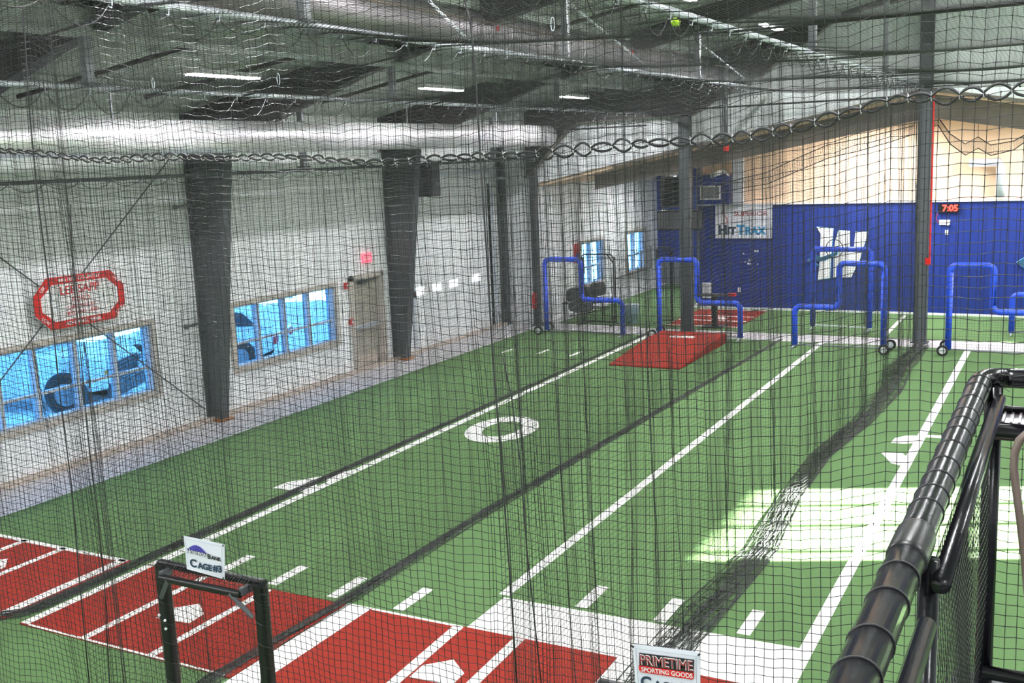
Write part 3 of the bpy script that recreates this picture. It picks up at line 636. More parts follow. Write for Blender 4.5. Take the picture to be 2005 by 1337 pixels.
# square screen behind
sq = thing('square_screen', (-5.65, 28.7, 0), 'blue padded square screen with a round target, behind the L screen', 'batting screen')
obj('padded_frame', MB().tube([(-6.28, 28.7, .08), (-6.28, 28.7, 2.08), (-6.24, 28.7, 2.16), (-4.88, 28.7, 2.16), (-4.80, 28.7, 2.10), (-4.80, 28.7, .08)], .072, 14), 'pad', sq, smooth=True)
obj('bottom_bar', MB().cyl((-6.28, 28.7, .1), (-4.80, 28.7, .08), .02, 8), 'galv', sq)
obj('foot_bar', MB().cyl((-6.28, 28.35, .03), (-6.28, 29.05, .03), .022, 8).cyl((-4.80, 28.35, .03), (-4.80, 29.05, .03), .022, 8), 'galv', sq)
n_ = plane_net('net_panel', -.63, .85, .1, 2.14, parent=sq)
obj('target_ring', MB().tube([(-5.72+.22*math.cos(a), 28.66, 2.18+.24*math.sin(a)) for a in np.linspace(0, 2*math.pi, 25)[:-1]], .012, 6, closed=True), 'black', sq)

# black frames, gear pile, boxes by the far windows
def black_frame(loc, W, H, label, r=.022):
    t = thing('rebound_net', loc, label, 'rebound net'); x, y, z = loc
    obj('frame', MB().tube([(0, 0, z+.05-z), (0, 0, H-.08), (.08, 0, H), (W-.08, 0, H), (W, 0, H-.08), (W, 0, .05)], r, 8).tube([(0, .12, .05), (0, .12, H-.1), (W, .12, H-.1), (W, .12, .05)], r, 8), 'black', t, local=True)
    obj('bottom_bar', MB().tube([(0, 0, .08), (W, 0, .08)], r, 8), 'black', t, local=True)
    for xx in (0, W): obj('foot', MB().tube([(xx, -.3, r), (xx, .3, r)], r, 8), 'black', t, local=True)
    obj('brace', MB().tube([(W-.2, 0, H), (W, 0, H-.25)], r*.8, 8), 'black', t, local=True)
    plane_net('net_panel', 0, W, .1, H-.05, parent=t); return t
a = fl(1142, 643); black_frame((a.x*1.03, a.y*1.03, 0), 1.01, 2.05, 'black upright net frame behind the first blue screen')
a = onY(1285, 640, 28.6); black_frame((-10.75+.02, 28.7, 0), .42, 2.2, 'narrow black net frame left of the second post')
gp = thing('gear_rack', (-12.95, 28.5, 0), 'low wire rack heaped with dark gear bags', 'gear rack')
obj('frame', MB().tube([(-13.55, 28.2, .55), (-12.2, 28.2, .62), (-12.2, 28.9, .62), (-13.55, 28.9, .55)], .02, 8, closed=True).tube([(-13.5, 28.2, 0), (-13.5, 28.2, .55)], .02, 8).tube([(-12.25, 28.2, 0), (-12.25, 28.2, .6)], .02, 8).tube([(-13.5, 28.9, 0), (-13.5, 28.9, .55)], .02, 8).tube([(-12.25, 28.9, 0), (-12.25, 28.9, .6)], .02, 8).tube([(-13.3, 28.15, .18), (-12.1, 28.15, .42)], .018, 8).tube([(-13.2, 28.15, .42), (-12.0, 28.15, .48)], .018, 8), 'black', gp)
def bag(c, s, rz, label):
    t = thing('gear_bag', c, label, 'bag', 'dark gear bags on the rack', rz)
    b_ = MB(); b_.ball((0, 0, 0), 1, 16, 10, sc=(s[0]/2, s[1]/2, s[2]/2)); V = []
    for v in b_.v:
        p = Vector(v); q = [math.copysign(abs(a_/(h_/2))**.6*(h_/2), a_) for a_, h_ in zip(p, s)]; V.append(q)
    b_.v = V; obj('body', b_, 'grayfab', t, local=True, smooth=True)
    obj('strap', MB().tube([(-s[0]*.3, -s[1]*.45, 0), (-s[0]*.2, -s[1]*.62, s[2]*.5), (s[0]*.2, -s[1]*.62, s[2]*.5), (s[0]*.3, -s[1]*.45, 0)], .016, 6), 'black', t, local=True)
bag((-13.25, 28.5, .78), (.55, .5, .42), .3, 'dark grey bag at the left end of the rack')
bag((-12.85, 28.55, .80), (.5, .5, .45), -.2, 'dark grey bag in the middle of the rack')
bag((-12.5, 28.5, .98), (.48, .4, .40), .5, 'dark grey bag propped highest on the rack')
bag((-12.9, 28.1, .50), (.75, .35, .35), .1, 'black bag slumped against the front of the rack')
tr = thing('trash_bin', (-11.9, 28.4, 0), 'pale blue translucent bin near the first screen', 'bin')
tb_ = MB(); R_ = [(.17, 0), (.22, .5), (.24, .52)]
tb_.tube([(-11.45, 28.5, z) for _, z in R_], [r for r, _ in R_], 18)
obj('body', tb_, mat('bin_blue', (.45, .62, .78), .5), tr, smooth=True)
obj('rim', MB().tube([(-11.45+.24*math.cos(a), 28.5+.24*math.sin(a), .53) for a in np.linspace(0, 2*math.pi, 21)[:-1]], .015, 6, closed=True), 'white', tr)
wr = thing('wall_rail', (-13.9, 34, 1), 'brown tube rail on the wall under the far window', 'rail')
obj('rail', MB().tube([(-13.9, 33.2, .70), (-13.9, 36.6, .70), (-13.9, 36.6, 1.5)], .03, 8), 'brown', wr); obj('upright', MB().cyl((-13.9, 35.6, .7), (-13.9, 35.6, 1.4), .03, 8), 'brown', wr)
fe = thing('fire_extinguisher', (-14.0, 27.28, .55), 'red fire extinguisher on the corner post', 'fire extinguisher')
obj('cylinder', MB().tube([(-13.98, 27.25, .52), (-13.98, 27.25, .54), (-13.98, 27.25, .90), (-13.98, 27.25, .98), (-13.98, 27.25, 1.0)], [.06, .085, .085, .05, .03], 16), 'red', fe, smooth=True)
obj('valve', MB().cyl((-13.98, 27.25, 1.0), (-13.98, 27.25, 1.10), .025, 8).box((-13.98, 27.2, 1.1), (.03, .14, .03)), 'black', fe)
obj('hose', MB().tube([(-13.98, 27.2, 1.07), (-13.85, 27.15, 1.0), (-13.86, 27.15, .7)], .014, 6), 'black', fe)
wp = obj('wall_paper_notice', MB().b2((-14.05, 27.58, 1.35), (-13.8, 27.60, 1.55)), 'white'); bpy.data.objects.remove(wp)
pst = thing('poster', (-13.96, 30.4, 2.0), 'red and blue poster on the wall above the far window corner', 'poster')
obj('sheet', MB().b2((-13.99, 30.05, 1.55), (-13.975, 30.55, 2.15)), 'red', pst); obj('print', MB().b2((-13.978, 30.15, 1.6), (-13.97, 30.45, 1.85)), 'indigo', pst)
sk = thing('loudspeaker', (-14.55, 23.3, 4.3), 'black loudspeaker hung by the exit door column', 'loudspeaker')
obj('cabinet', MB().rbox((-14.5, 22.65, 4.42), (.42, .46, .78), .04), 'black', sk)
obj('grille', MB().b2((-14.66, 22.40, 4.08), (-14.34, 22.42, 4.76)).b2((-14.29, 22.47, 4.08), (-14.27, 22.83, 4.76)), 'grayfab', sk)
obj('bracket', MB().b2((-14.75, 21.9, 4.35), (-14.68, 22.75, 4.45)), 'steel', sk)
# exit sign, fire alarm devices
ex = thing('exit_sign', (-15.15, 20.75, 2.6), 'small lit red EXIT sign above the tan door', 'exit sign')
obj('housing', MB().b2((-15.2, 20.57, 2.56), (-15.15, 20.93, 2.77)), 'exitred', ex)
text('lettering', 'EXIT', .14, (-15.148, 20.75, 2.665), (0, 1, 0), (0, 0, 1), 'white', ex, bold=.004)
for y, z, nm, lab in ((19.85, 2.1, 'fire_alarm', 'red alarm horn left of the door top'), (19.95, 1.22, 'alarm_pull_station', 'red pull station left of the door handle')):
    t = thing(nm, (-15.15, y, z), lab, 'fire alarm'); obj('body', MB().rbox((-15.16, y, z), (.07, .12, .14 if z > 2 else .13), .015), 'red', t); obj('face', MB().b2((-15.12, y-.03, z-.03), (-15.115, y+.03, z+.03)), 'white', t)
cb = thing('control_box', (-15.1, 22.6, 1.5), 'small black control box on the door track post', 'control box'); obj('body', MB().rbox((-15.11, 22.60, 1.52), (.08, .12, .16), .01), 'black', cb); obj('button', MB().cyl((-15.07, 22.6, 1.54), (-15.055, 22.6, 1.54), .02, 8), 'red', cb)

# ------------------------------------------------------------------ signs
def quadbanner(name, corners, mt, th=.01):
    return MB().prism(corners, (0, th, 0))
# red bordered sign on the left wall (lies against the wall, faces +X)
sg = thing('wall_sign', (-15.1, 12.4, 2.4), 'octagonal white sign with a red lettered border above the near window', 'sign')
Xs = -15.08
def sw(y, z, x=Xs): return (x, y, z)
oc = [(11.36, 2.97), (11.64, 3.25), (12.97, 3.25), (13.23, 2.97), (13.23, 2.63), (12.97, 2.38), (11.64, 2.38), (11.36, 2.66)]
for y_ in (11.8, 12.8): obj('standoff', MB().b2((-15.2, y_-.02, 3.1), (-15.08, y_+.02, 3.14)), 'mull', sg)
cy_, cz_ = 12.3, 2.815
obj('board', MB().prism([sw(y, z) for y, z in oc], (.02, 0, 0)), 'white', sg)
bd = MB(); k_ = .82
for (a, b_) in zip(oc, oc[1:]+oc[:1]):
    def ins(p): return (cy_+(p[0]-cy_)*.85, cz_+(p[1]-cz_)*.71)
    ia, ib = ins(a), ins(b_); bd.prism([sw(*a, Xs+.02), sw(*b_, Xs+.02), sw(*ib, Xs+.02), sw(*ia, Xs+.02)], (.006, 0, 0))
obj('border', bd, 'red', sg)
U_, V_ = (0, 1, 0), (0, 0, 1)
text('lettering', 'BIG RED COUNTRY', .085, (Xs+.03, 12.31, 3.188), U_, V_, 'white', sg, bold=.002, sx=1.15)
text('lettering', 'ASHLAND, NEBR.', .085, (Xs+.03, 12.31, 2.443), U_, V_, 'white', sg, bold=.002, sx=1.15)
text('lettering', 'LEE SAPP', .20, (Xs+.03, 12.29, 3.0), U_, V_, 'red', sg, bold=.002, sx=1.05)
text('lettering', 'FORD', .13, (Xs+.03, 12.29, 2.83), U_, V_, 'red', sg, sx=1.1)
text('lettering', 'CARS  TRUCKS', .085, (Xs+.03, 12.29, 2.71), U_, V_, 'red', sg)
text('lettering', 'NEW  AND  USED', .085, (Xs+.03, 12.29, 2.61), U_, V_, 'red', sg)
for s_, (y, z), an in (('LEE', (11.55, 3.07), 43), ('SAPP', (13.08, 3.08), -43), ('LOW', (11.55, 2.54), -39), ('LOW', (13.09, 2.53), 39)):
    an = math.radians(an); text('lettering', s_, .075, (Xs+.03, y, z), (0, math.cos(an), math.sin(an)), (0, -math.sin(an), math.cos(an)), 'white', sg, bold=.001)
# banner on the blue wall
bn = thing('banner', (-9.0, 31.75, 2.2), 'white banner with black and blue lettering at the left of the blue wall', 'banner')
obj('sheet', MB().b2((-9.93, 31.755, 2.19), (-8.17, 31.77, 3.19)), 'vinyl_w', bn)
UX, UZ = (1, 0, 0), (0, 0, 1)
text('lettering', 'SUPERIOR', .21, (-8.83, 31.75, 2.93), UX, UZ, 'red_dk', bn, sx=1.12)
smallcaps([('H', .40, 'ink'), ('IT', .31, 'ink'), ('T', .40, 'cyan'), ('RAX', .31, 'cyan')], (-9.83, 31.75, 2.30), UX, UZ, bn, 1.50, bold=.016)
obj('seam_mark', MB().tube([(-9.62+.07*math.sin(t*1.6), 31.75, 2.62+.13*t) for t in np.linspace(0, 3.4, 12)], .012, 6), 'red', bn)
# emblem W
def emblem(x0, label):
    t = thing('wall_emblem', (x0+.8, 31.75, 1.0), label, 'emblem')
    dx = x0+6.88
    def q(pts, off, k=1.0):
        w = [onY(1540+a_/4.458, 420+b_/4.458, 31.77) for a_, b_ in pts]; cx = sum(p.x for p in w)/len(w); cz = sum(p.z for p in w)/len(w)
        return [(cx+(p.x-cx)*k+dx, 31.77-off, cz+(p.z-cz)*(1+(k-1)*.5)) for p in w]
    S1 = [(265, 110), (408, 125), (394, 280), (380, 550), (275, 565), (292, 400), (300, 170)]
    S2 = [(456, 135), (553, 145), (553, 300), (588, 302), (602, 148), (712, 152), (640, 390), (565, 545), (412, 550), (414, 330), (418, 262)]
    obj('outline', MB().prism(q(S1, 0, 1.06), (0, .012, 0)).prism(q(S2, .001, 1.03), (0, .012, 0)), 'palebl', t)
    obj('letter', MB().prism(q(S1, .014), (0, .012, 0)).prism(q(S2, .014), (0, .012, 0)), 'white', t)
    L1 = [(190, 398), (260, 350), (300, 372), (420, 332), (450, 305), (442, 348), (330, 402), (240, 408)]
    L2 = [(190, 398), (245, 412), (292, 452), (235, 442)]
    obj('swoosh_edge', MB().prism(q(L1, .022, 1.08), (0, .006, 0)).prism(q(L2, .022, 1.15), (0, .006, 0)), 'palebl', t)
    obj('swoosh', MB().prism(q(L1, .030), (0, .006, 0)).prism(q(L2, .030), (0, .006, 0)), mat('teal_ink', (.02, .10, .18), .5, var=0), t)
    return t
emblem(-6.88, 'large white letter W emblem with a blue swoosh on the blue wall')
emblem(-1.25, 'second white W emblem cut off by the right edge')
ck = thing('digital_clock', (-3.2, 31.7, 2.95), 'red lit digital clock reading 7:05', 'clock')
obj('case', MB().b2((-3.52, 31.72, 2.90), (-2.98, 31.80, 3.14)), 'black', ck)
text('lettering', '7:05', .24, (-3.2, 31.715, 3.02), UX, UZ, 'ledred', ck, bold=.008, sx=1.0)
obj('cord', MB().tube([(-3.5, 31.74, 2.95), (-3.56, 31.74, 2.75), (-3.5, 31.76, 2.62)], .012, 6), 'red_dk', ck)
ot = thing('wall_outlet', (-3.3, 31.75, 2.6), 'white outlet with plugs below the clock', 'outlet'); obj('plate', MB().b2((-3.48, 31.77, 2.56), (-3.20, 31.80, 2.70)), 'white', ot); obj('plug', MB().b2((-3.3, 31.72, 2.55), (-3.22, 31.78, 2.63)), 'white', ot)
vt = thing('wall_vent', (-10.2, 31.75, .3), 'white louvred vent low on the blue wall', 'vent')
obj('frame', MB().b2((-10.38, 31.76, .32), (-10.08, 31.80, .80)), 'white', vt)
sl = MB()
for k in range(9): sl.b2((-10.35, 31.745, .35+k*.048), (-10.11, 31.765, .375+k*.048))
obj('slats', sl, 'mull', vt)
for x, z, lab in ((-9.2, .60, 'small white switch plate right of the low vent'), (-3.28, 2.35, 'small white switch plate right of the tall post')):
    t = thing('switch_plate', (x, 31.78, z), lab, 'switch'); obj('plate', MB().b2((x-.04, 31.78, z-.07), (x+.04, 31.80, z+.07)), 'white', t); obj('toggle', MB().b2((x-.01, 31.765, z-.02), (x+.01, 31.78, z+.02)), 'white', t)
pl_ = thing('plyometric_stand', (-9.0, 28.4, 0), 'black pedestal stand with a red ended bar behind the second screen', 'stand')
obj('column', MB().b2((-8.98, 28.3, .02), (-8.84, 28.44, .85)), 'black', pl_); obj('foot', MB().b2((-9.2, 28.1, 0), (-8.62, 28.6, .03)), 'black', pl_); obj('bar', MB().rbox((-8.9, 28.37, .9), (.75, .12, .08), .02, axis=0), 'grayfab', pl_); e_ = obj('bar_end', MB().b2((-8.5, 28.3, .88), (-8.3, 28.42, .96)), 'red', pl_)

a_ = onY(1421, 175, 27.0); b2_ = onY(1423, 283, 27.0); dpp = thing('drop_pipe', b2_, 'dark drop pipe with a red bell at its lower end', 'pipe')
obj('pipe', MB().cyl((a_.x, 27.0, roof_z(a_.x)-.2), (a_.x, 27.0, b2_.z), .05, 10), 'steel', dpp); obj('bell', MB().rbox((a_.x, 27.0, b2_.z-.08), (.14, .12, .17), .03), 'red', dpp)
g_ = np.random.default_rng(4); m_ = MB()
for k in range(9): x = -8.85+g_.uniform(-.25, .25); z = 1.95-.3*g_.random()-.05*k; m_.cyl((x, 31.79, z), (x, 31.80, z), .02+.012*g_.random(), 7)
o = obj('wall_scuffs', m_, 'white'); o['kind'] = 'structure'; o['label'] = 'small white chips in the blue wall below the banner'
# ------------------------------------------------------------------ cage nets with their pipes
def swag_cord(P0, n, span, drop, r=.006):
    mb = MB()
    pts = []
    for k in range(n):
        for j in range(6):
            f_ = j/6; pts.append(Vector(P0)+Vector((0, (k+f_)*span, -.05-drop[k % len(drop)]*math.sin(math.pi*f_)**.8)))
    return mb.tube(pts, r, 5)
def pipe_y(X, z, y0, y1, label, hang_y, r=.032, sag=0.0, swag=(.20, .15, .22, .12), roofed=True, mt='galv'):
    t = thing('support_pipe', (X, y0, z), label, 'pipe')
    n = 14; pts = [(X, y0+(y1-y0)*k/n, z-sag*math.sin(math.pi*k/n)) for k in range(n+1)]
    obj('pipe', MB().tube(pts, r, 10), mt, t, smooth=True)
    y = y0+.3; first = None; c = 0
    while y < y1-.2 and c < 40:
        ck_ = MB().tube([(X, y, z+.0), (X+.035, y, z-.03), (X+.02, y, z-.085), (X-.01, y, z-.07)], .006, 5)
        if first is None: first = obj('clip', ck_, 'galv', t); first_y = y
        else: dd = first.copy(); COL.objects.link(dd); dd.parent = t; dd.location = (0, y-first_y, 0)
        y += .62; c += 1
    obj('lacing_cord', swag_cord((X, y0+.3, z), int((y1-y0-.6)/.62), .62, swag), 'rope', t)
    for hy in hang_y:
        top = roof_z(X)-.3 if roofed else z+1.0
        h = obj('hanger', MB().b2((X-.05, hy-.05, z+.03), (X+.05, hy+.05, top)), 'steel_lt', t); h['label'] = 'square grey hanger'
        obj('hanger_plate', MB().b2((X-.10, hy-.09, z+.02), (X+.10, hy+.09, z+.05)), 'steel', h)
    return t
XN = (-13.9, -10.35, -7.1, -3.4)
pipe_y(-13.66, 4.86, 3, 27.2, 'support pipe of the netting along the left wall', (onX(590, 260, -13.66).y, onX(966, 300, -13.66).y), sag=.03, swag=(.10, .12), mt='steel')
pipe_y(-10.35, 5.92, 3, 27.2, 'support pipe of the first dividing net', (8.9, 15.2, 21.6), swag=(.22, .26, .16, .2))
pipe_y(-7.1, 6.33, 3, 27.0, 'bright support pipe of the second dividing net', (8.9, 15.2, 21.6), r=.04)
pipe_y(-3.4, 6.17, 3, 27.1, 'support pipe of the third dividing net reaching the tall post', (8.9, 15.4, 21.6), r=.036, swag=(.16, .2))
ncall = []
side_net('side_netting', 'dark netting hanging along the left wall', -13.66, 4.80, 5, 27.2, 11, (7, 9.4, 12.6, 18.3, 25.0))
side_net('side_netting', 'first dividing net, left of the lane with the 0', -10.35, 5.86, 4.8, 27.1, 22, (6.2, 8.1, 10.6, 14.8, 18.0, 22.5, 25.4))
def xs2(U): return np.interp(U, [4.75, 7, 12, 20, 27.2], [-6.25, -7.28, -7.16, -6.95, -6.75])
side_net('side_netting', 'second dividing net, right of the lane with the 0', -7.1, 6.28, 4.85, 27.1, 33, (5.3, 9.2, 13.3, 17.9, 21.0, 24.8), xs=xs2)
def xs3(U): return np.interp(U, [4.75, 6.5, 9, 27.2], [-2.72, -3.15, -3.4, -3.35])
c3 = [onX(x, 700, -3.4).y for x in (1050, 1110, 1210, 1320, 1420, 1525)]
side_net('side_netting', 'third dividing net, in front of the tall post lane', -3.4, 6.12, 4.85, 27.0, 44, tuple(c3), xs=xs3)
# bunched hems on the floor
def hem(name, pts, r, seed, label, nstr, flatz=.6):
    g = np.random.default_rng(seed); t = thing(name, pts[0], label, 'netting hem')
    P = np.array([tuple(p) for p in pts]); L_ = np.concatenate([[0], np.cumsum(np.linalg.norm(np.diff(P, axis=0), axis=1))])
    n = int(L_[-1]/.12); s = np.linspace(0, L_[-1], n); C_ = np.stack([np.interp(s, L_, P[:, i]) for i in range(3)], -1)
    D = np.gradient(C_, axis=0); D /= np.linalg.norm(D, axis=1)[:, None]; S_ = np.stack([-D[:, 1], D[:, 0], 0*D[:, 0]], -1)
    R = (np.array(r) if hasattr(r, '__len__') else np.array([r, r])); Rs = np.interp(s, np.linspace(0, L_[-1], len(R)), R)
    m = MB()
    for k in range(nstr):
        a, b_ = g.uniform(-1, 1), g.uniform(0.05, 1)
        w = np.cumsum(g.normal(0, .18, n)); w -= np.linspace(w[0], w[-1], n); w2 = np.sin(np.arange(n)*g.uniform(.2, .6)+g.uniform(0, 6))
        off = np.clip(a+.5*w, -1.2, 1.2); hz = np.clip(b_+.3*w2, .03, 1)*(1-.5*np.abs(off))
        pts_ = C_+S_*(off*Rs)[:, None]; pts_[:, 2] += np.maximum(hz*Rs*flatz, .008)
        m.tube([tuple(p) for p in pts_], .0045, 3, caps=False)
    for k in range(int(n*2.4)):
        i = g.integers(0, n-2); a0, a1 = sorted(g.uniform(-1.05, 1.05, 2)); q = []
        for f_ in np.linspace(0, 1, 4):
            o_ = a0+(a1-a0)*f_; q.append(C_[i]+D[i]*g.normal(0, .05)+S_[i]*o_*Rs[i]+np.array([0, 0, max(.006, Rs[i]*flatz*(1-abs(o_)*.8)*g.uniform(.3, 1))]))
        m.tube([tuple(p) for p in q], .003, 3, caps=False)
    obj('bundle', m, 'net', t); return t
hem('net_hem', [(-12.2, 5.6, 0), (-11.0, 6.7, 0), (-10.42, 7.3, 0), (-10.42, 12, 0), (-10.38, 18, 0), (-10.35, 27, 0)], [.10, .09, .06, .05, .045, .045], 1, 'dark bunched net hem beside the first lane line', 26)
hem('net_hem', [(-6.4, 5.0, 0), (-7.28, 6.9, 0), (-7.18, 9, 0), (-7.18, 12.3, 0), (-6.96, 18.8, 0), (-6.66, 26.8, 0)], [.09, .085, .075, .06, .05, .05], 2, 'dark bunched net hem along the second dividing net', 26)
hem('net_hem', [(-2.9, 5.6, 0), (-3.42, 8.0, 0), (-3.40, 10.2, 0), (-3.28, 12.3, 0), (-3.45, 14.5, 0), (-3.50, 16.6, 0), (-3.28, 19.0, 0), (-3.22, 21.5, 0), (-3.38, 24, 0), (-3.3, 26.9, 0)], [.16, .2, .2, .15, .13, .14, .16, .22, .24, .2], 3, 'wide heaped net hem crossing the sunlit patch', 46, .35)
# end net of the cages and its ropes
def end_net(name, Y, x0, x1, ztop, seed, label, centres=(), step=STEP, z0=.02, zsag=None, mt='net'):
    fo = folds(seed, 1, [(1.4, .05), (.5, .03)]); root = thing(name, (x0, Y, 0), label, 'netting')
    def P(U, Z):
        d = (ztop-Z)/ztop; x = bunch(U, centres); y = fo(U)*(0.2+d)*.8
        z = Z+0.02*np.sin(U*6.0/.62*.5)-(.1*np.abs(np.sin(math.pi*U/.62)))*np.exp(-(ztop-Z)/.7)
        return np.stack([x-x0, y, np.maximum(z, .01)], -1)
    me = net_mesh(name, P, np.arange(x0, x1, step), np.append(np.arange(z0, ztop, step), ztop), .0018, (1, 0, 0), (0, 0, 1), (0, 1, 0), su=.5, sv=.3)
    link_mesh('mesh_panel', me, mt, root)
    obj('head_rope', MB().tube([(x, Y, ztop+.01) for x in np.linspace(x0, x1, 12)], .022, 8), 'rope', root); return root
end_net('end_netting', 27.05, -10.35, -3.4, 5.95, 5, 'netting across the far end of the two middle cages', (-7.2, -6.7, -4.6, -4.25, -3.9, -3.62))
end_net('end_netting', 27.08, -13.9, -10.35, 5.6, 6, 'netting across the far end of the left cage', (-12, -11))
# roof net
ra = thing('roof_netting', (-10.35, 4.8, 6), 'black netting stretched flat over the cages under the roof', 'netting')
def PR(U, V):
    zb = np.interp(U, [-10.35, -7.1, -3.4, 3], [5.9, 6.3, 6.14, 6.14]); fr = np.interp(U, [-10.35, -7.1, -3.4, 3], [0, 1, 2, 3.6]) % 1.0
    cab = np.abs(np.sin(math.pi*(V-1.9)/4.8))
    z = zb-.16*np.sin(math.pi*fr)*cab-.05*np.abs(np.sin(math.pi*V/.62))*np.exp(-np.minimum(fr, 1-fr)*14)
    return np.stack([U+10.35+.02*np.sin(V*3), V-4.8+.03*np.sin(U*2.2), z-6], -1)
me = net_mesh('roof', PR, np.arange(-10.35, 3, STEP*1.15), np.arange(4.8, 27, STEP*1.15), .0017, (1, 0, 0), (0, 1, 0), (0, 0, 1), su=.3, sv=.3)
link_mesh('mesh_panel', me, 'net', ra)
cc = []
for yy in (6.7, 11.5, 16.4, 21.6, 26.95):
    obj('cross_cable', MB().tube([(x, yy, 6.14 if x > -7 else np.interp(x, [-10.35, -7.1], [5.9, 6.3])) for x in (-10.35, -7.1, -3.4, 3)], .014, 6), 'rope', ra)

# front net (the one next to the viewing deck)
YF = 4.75
def lift(U): return np.where(U > -2, .10*np.minimum(U+2, 1.3)**2+np.maximum(U+.7, 0)*.03, 0)+np.where(U < -2.3, .010*(U+2.3)**2, 0)
fn = thing('front_netting', (-2.7, YF, 0), 'nearest wide mesh netting hanging beside the viewing deck', 'netting')
fF = folds(77, 1, [(1.3, .035), (.47, .014)]); fG = folds(78, 1, [(.9, .03), (.3, .01)])
BC = (-6.35, -5.9, -2.78, -2.45)
def PF(U, Z):
    d = np.clip((4.93-Z)/4.9, -.3, 1)
    x = bunch(U, BC, .72, .14)+.03*(d)*np.sin(Z*1.1+U)*.6; x = x+np.where(np.abs(U+2.6) < 1, -.02*(Z-3), 0)*np.exp(-((U+2.6)/.6)**2)
    y = fF(U+.05*Z)*(.2+np.abs(d))*.8+.02*np.sin(Z*3+U*5)
    w = .004*np.sin(U*19+Z*9)+.003*np.sin(U*43+1.3)
    return np.stack([x+2.7, y, Z+lift(U)*np.clip((Z-.0)/3.0, 0, 1)+w], -1)
me = net_mesh('front', PF, np.arange(-8.4, 1.6, STEP), np.arange(.02, 4.90, STEP), .0019, (1, 0, 0), (0, 0, 1), (0, 1, 0), su=1, sv=.5, knots=.0048)
link_mesh('lower_panel', me, 'net_f', fn)
def PF2(U, Z):
    d = Z-4.9; x = bunch(U, (-6.35, -2.80), .7, .12)+.05*np.sin(U*1.7)*d+.05*d*np.where(U > -1.5, U+1.5, 0); y = fG(U)*d*1.1
    y = y-.25*d*np.where(U < 0, 0, 0)
    return np.stack([x+2.7, y, Z+lift(U)*(1-.3*d)+.012*np.sin(U*9)*(1+d)+.006*np.sin(U*37)], -1)
me = net_mesh('front2', PF2, np.arange(-8.4, 1.6, STEP*1.02), np.arange(4.93, 6.15, STEP*1.02), .0018, (1, 0, 0), (0, 0, 1), (0, 1, 0), su=1, sv=.8, knots=.0045)
link_mesh('upper_panel', me, 'net_f', fn)
# laced seam: two cords crossing at every white tie
node = [-7.3]
g = np.random.default_rng(5)
while node[-1] < .9: node.append(node[-1]+g.uniform(.075, .115))
def seamz(x): return 4.915+float(lift(np.array(x)))+.016*math.sin(x*2.6+.4)+.008*math.sin(x*6)
for s_ in (-1, 1):
    pts = []; rr_ = np.random.default_rng(9)
    for a, b_ in zip(node[:-1], node[1:]):
        A_ = (.008+.011*rr_.random())*(1 if a < -2.4 else 1.7)
        for f_ in (0, .2, .4, .6, .8): x = a+(b_-a)*f_; pts.append((x, YF-.012*s_+.0, seamz(x)+s_*A_*math.sin(math.pi*f_)**.9+s_*.003))
    c_ = obj('seam_cord', MB().tube(pts, .0062, 7), 'rope', fn, smooth=True)
first = None
for x in node[:95]:
    z = seamz(x)
    if first is None:
        first = obj('cable_tie', MB().tube([(x+.004*math.cos(a)*0, YF+.016*math.cos(a), z+.016*math.sin(a)) for a in np.linspace(0, 2*math.pi, 9)[:-1]], .0016, 5, closed=True).cyl((x, YF-.016, z+.006), (x, YF-.022, z+.022), .0018, 5), 'white', fn); fx, fz = x, z
    else: dd = first.copy(); COL.objects.link(dd); dd.parent = fn; dd.location = (x-fx, 0, z-fz)
def vrope(pts, label, r=.009):
    o = obj('seam_rope', MB().tube(pts, r, 6), 'rope', fn, smooth=True); o['label'] = label
def rp(pxs): return [onY(x, y, YF-.02) for x, y in pxs]
vrope(rp([(905, -20), (922, 50), (931, 150), (940, 300), (953, 500), (965, 700), (985, 950), (1000, 1150), (1012, 1340)]), 'dark rope at the middle gather', .0048)
vrope(rp([(45, 20), (58, 220), (75, 400), (95, 550), (118, 780), (140, 950), (158, 1160), (175, 1340)]), 'dark rope at the left gather', .005)
vrope(rp([(985, 700), (1002, 780), (1018, 900), (1032, 1080), (1045, 1200), (1060, 1340)]), 'thin rope right of the middle gather', .004)
vrope(rp([(138, 400), (142, 520), (160, 720), (172, 850), (190, 1000), (205, 1150), (215, 1340)]), 'thin rope right of the left gather', .004)

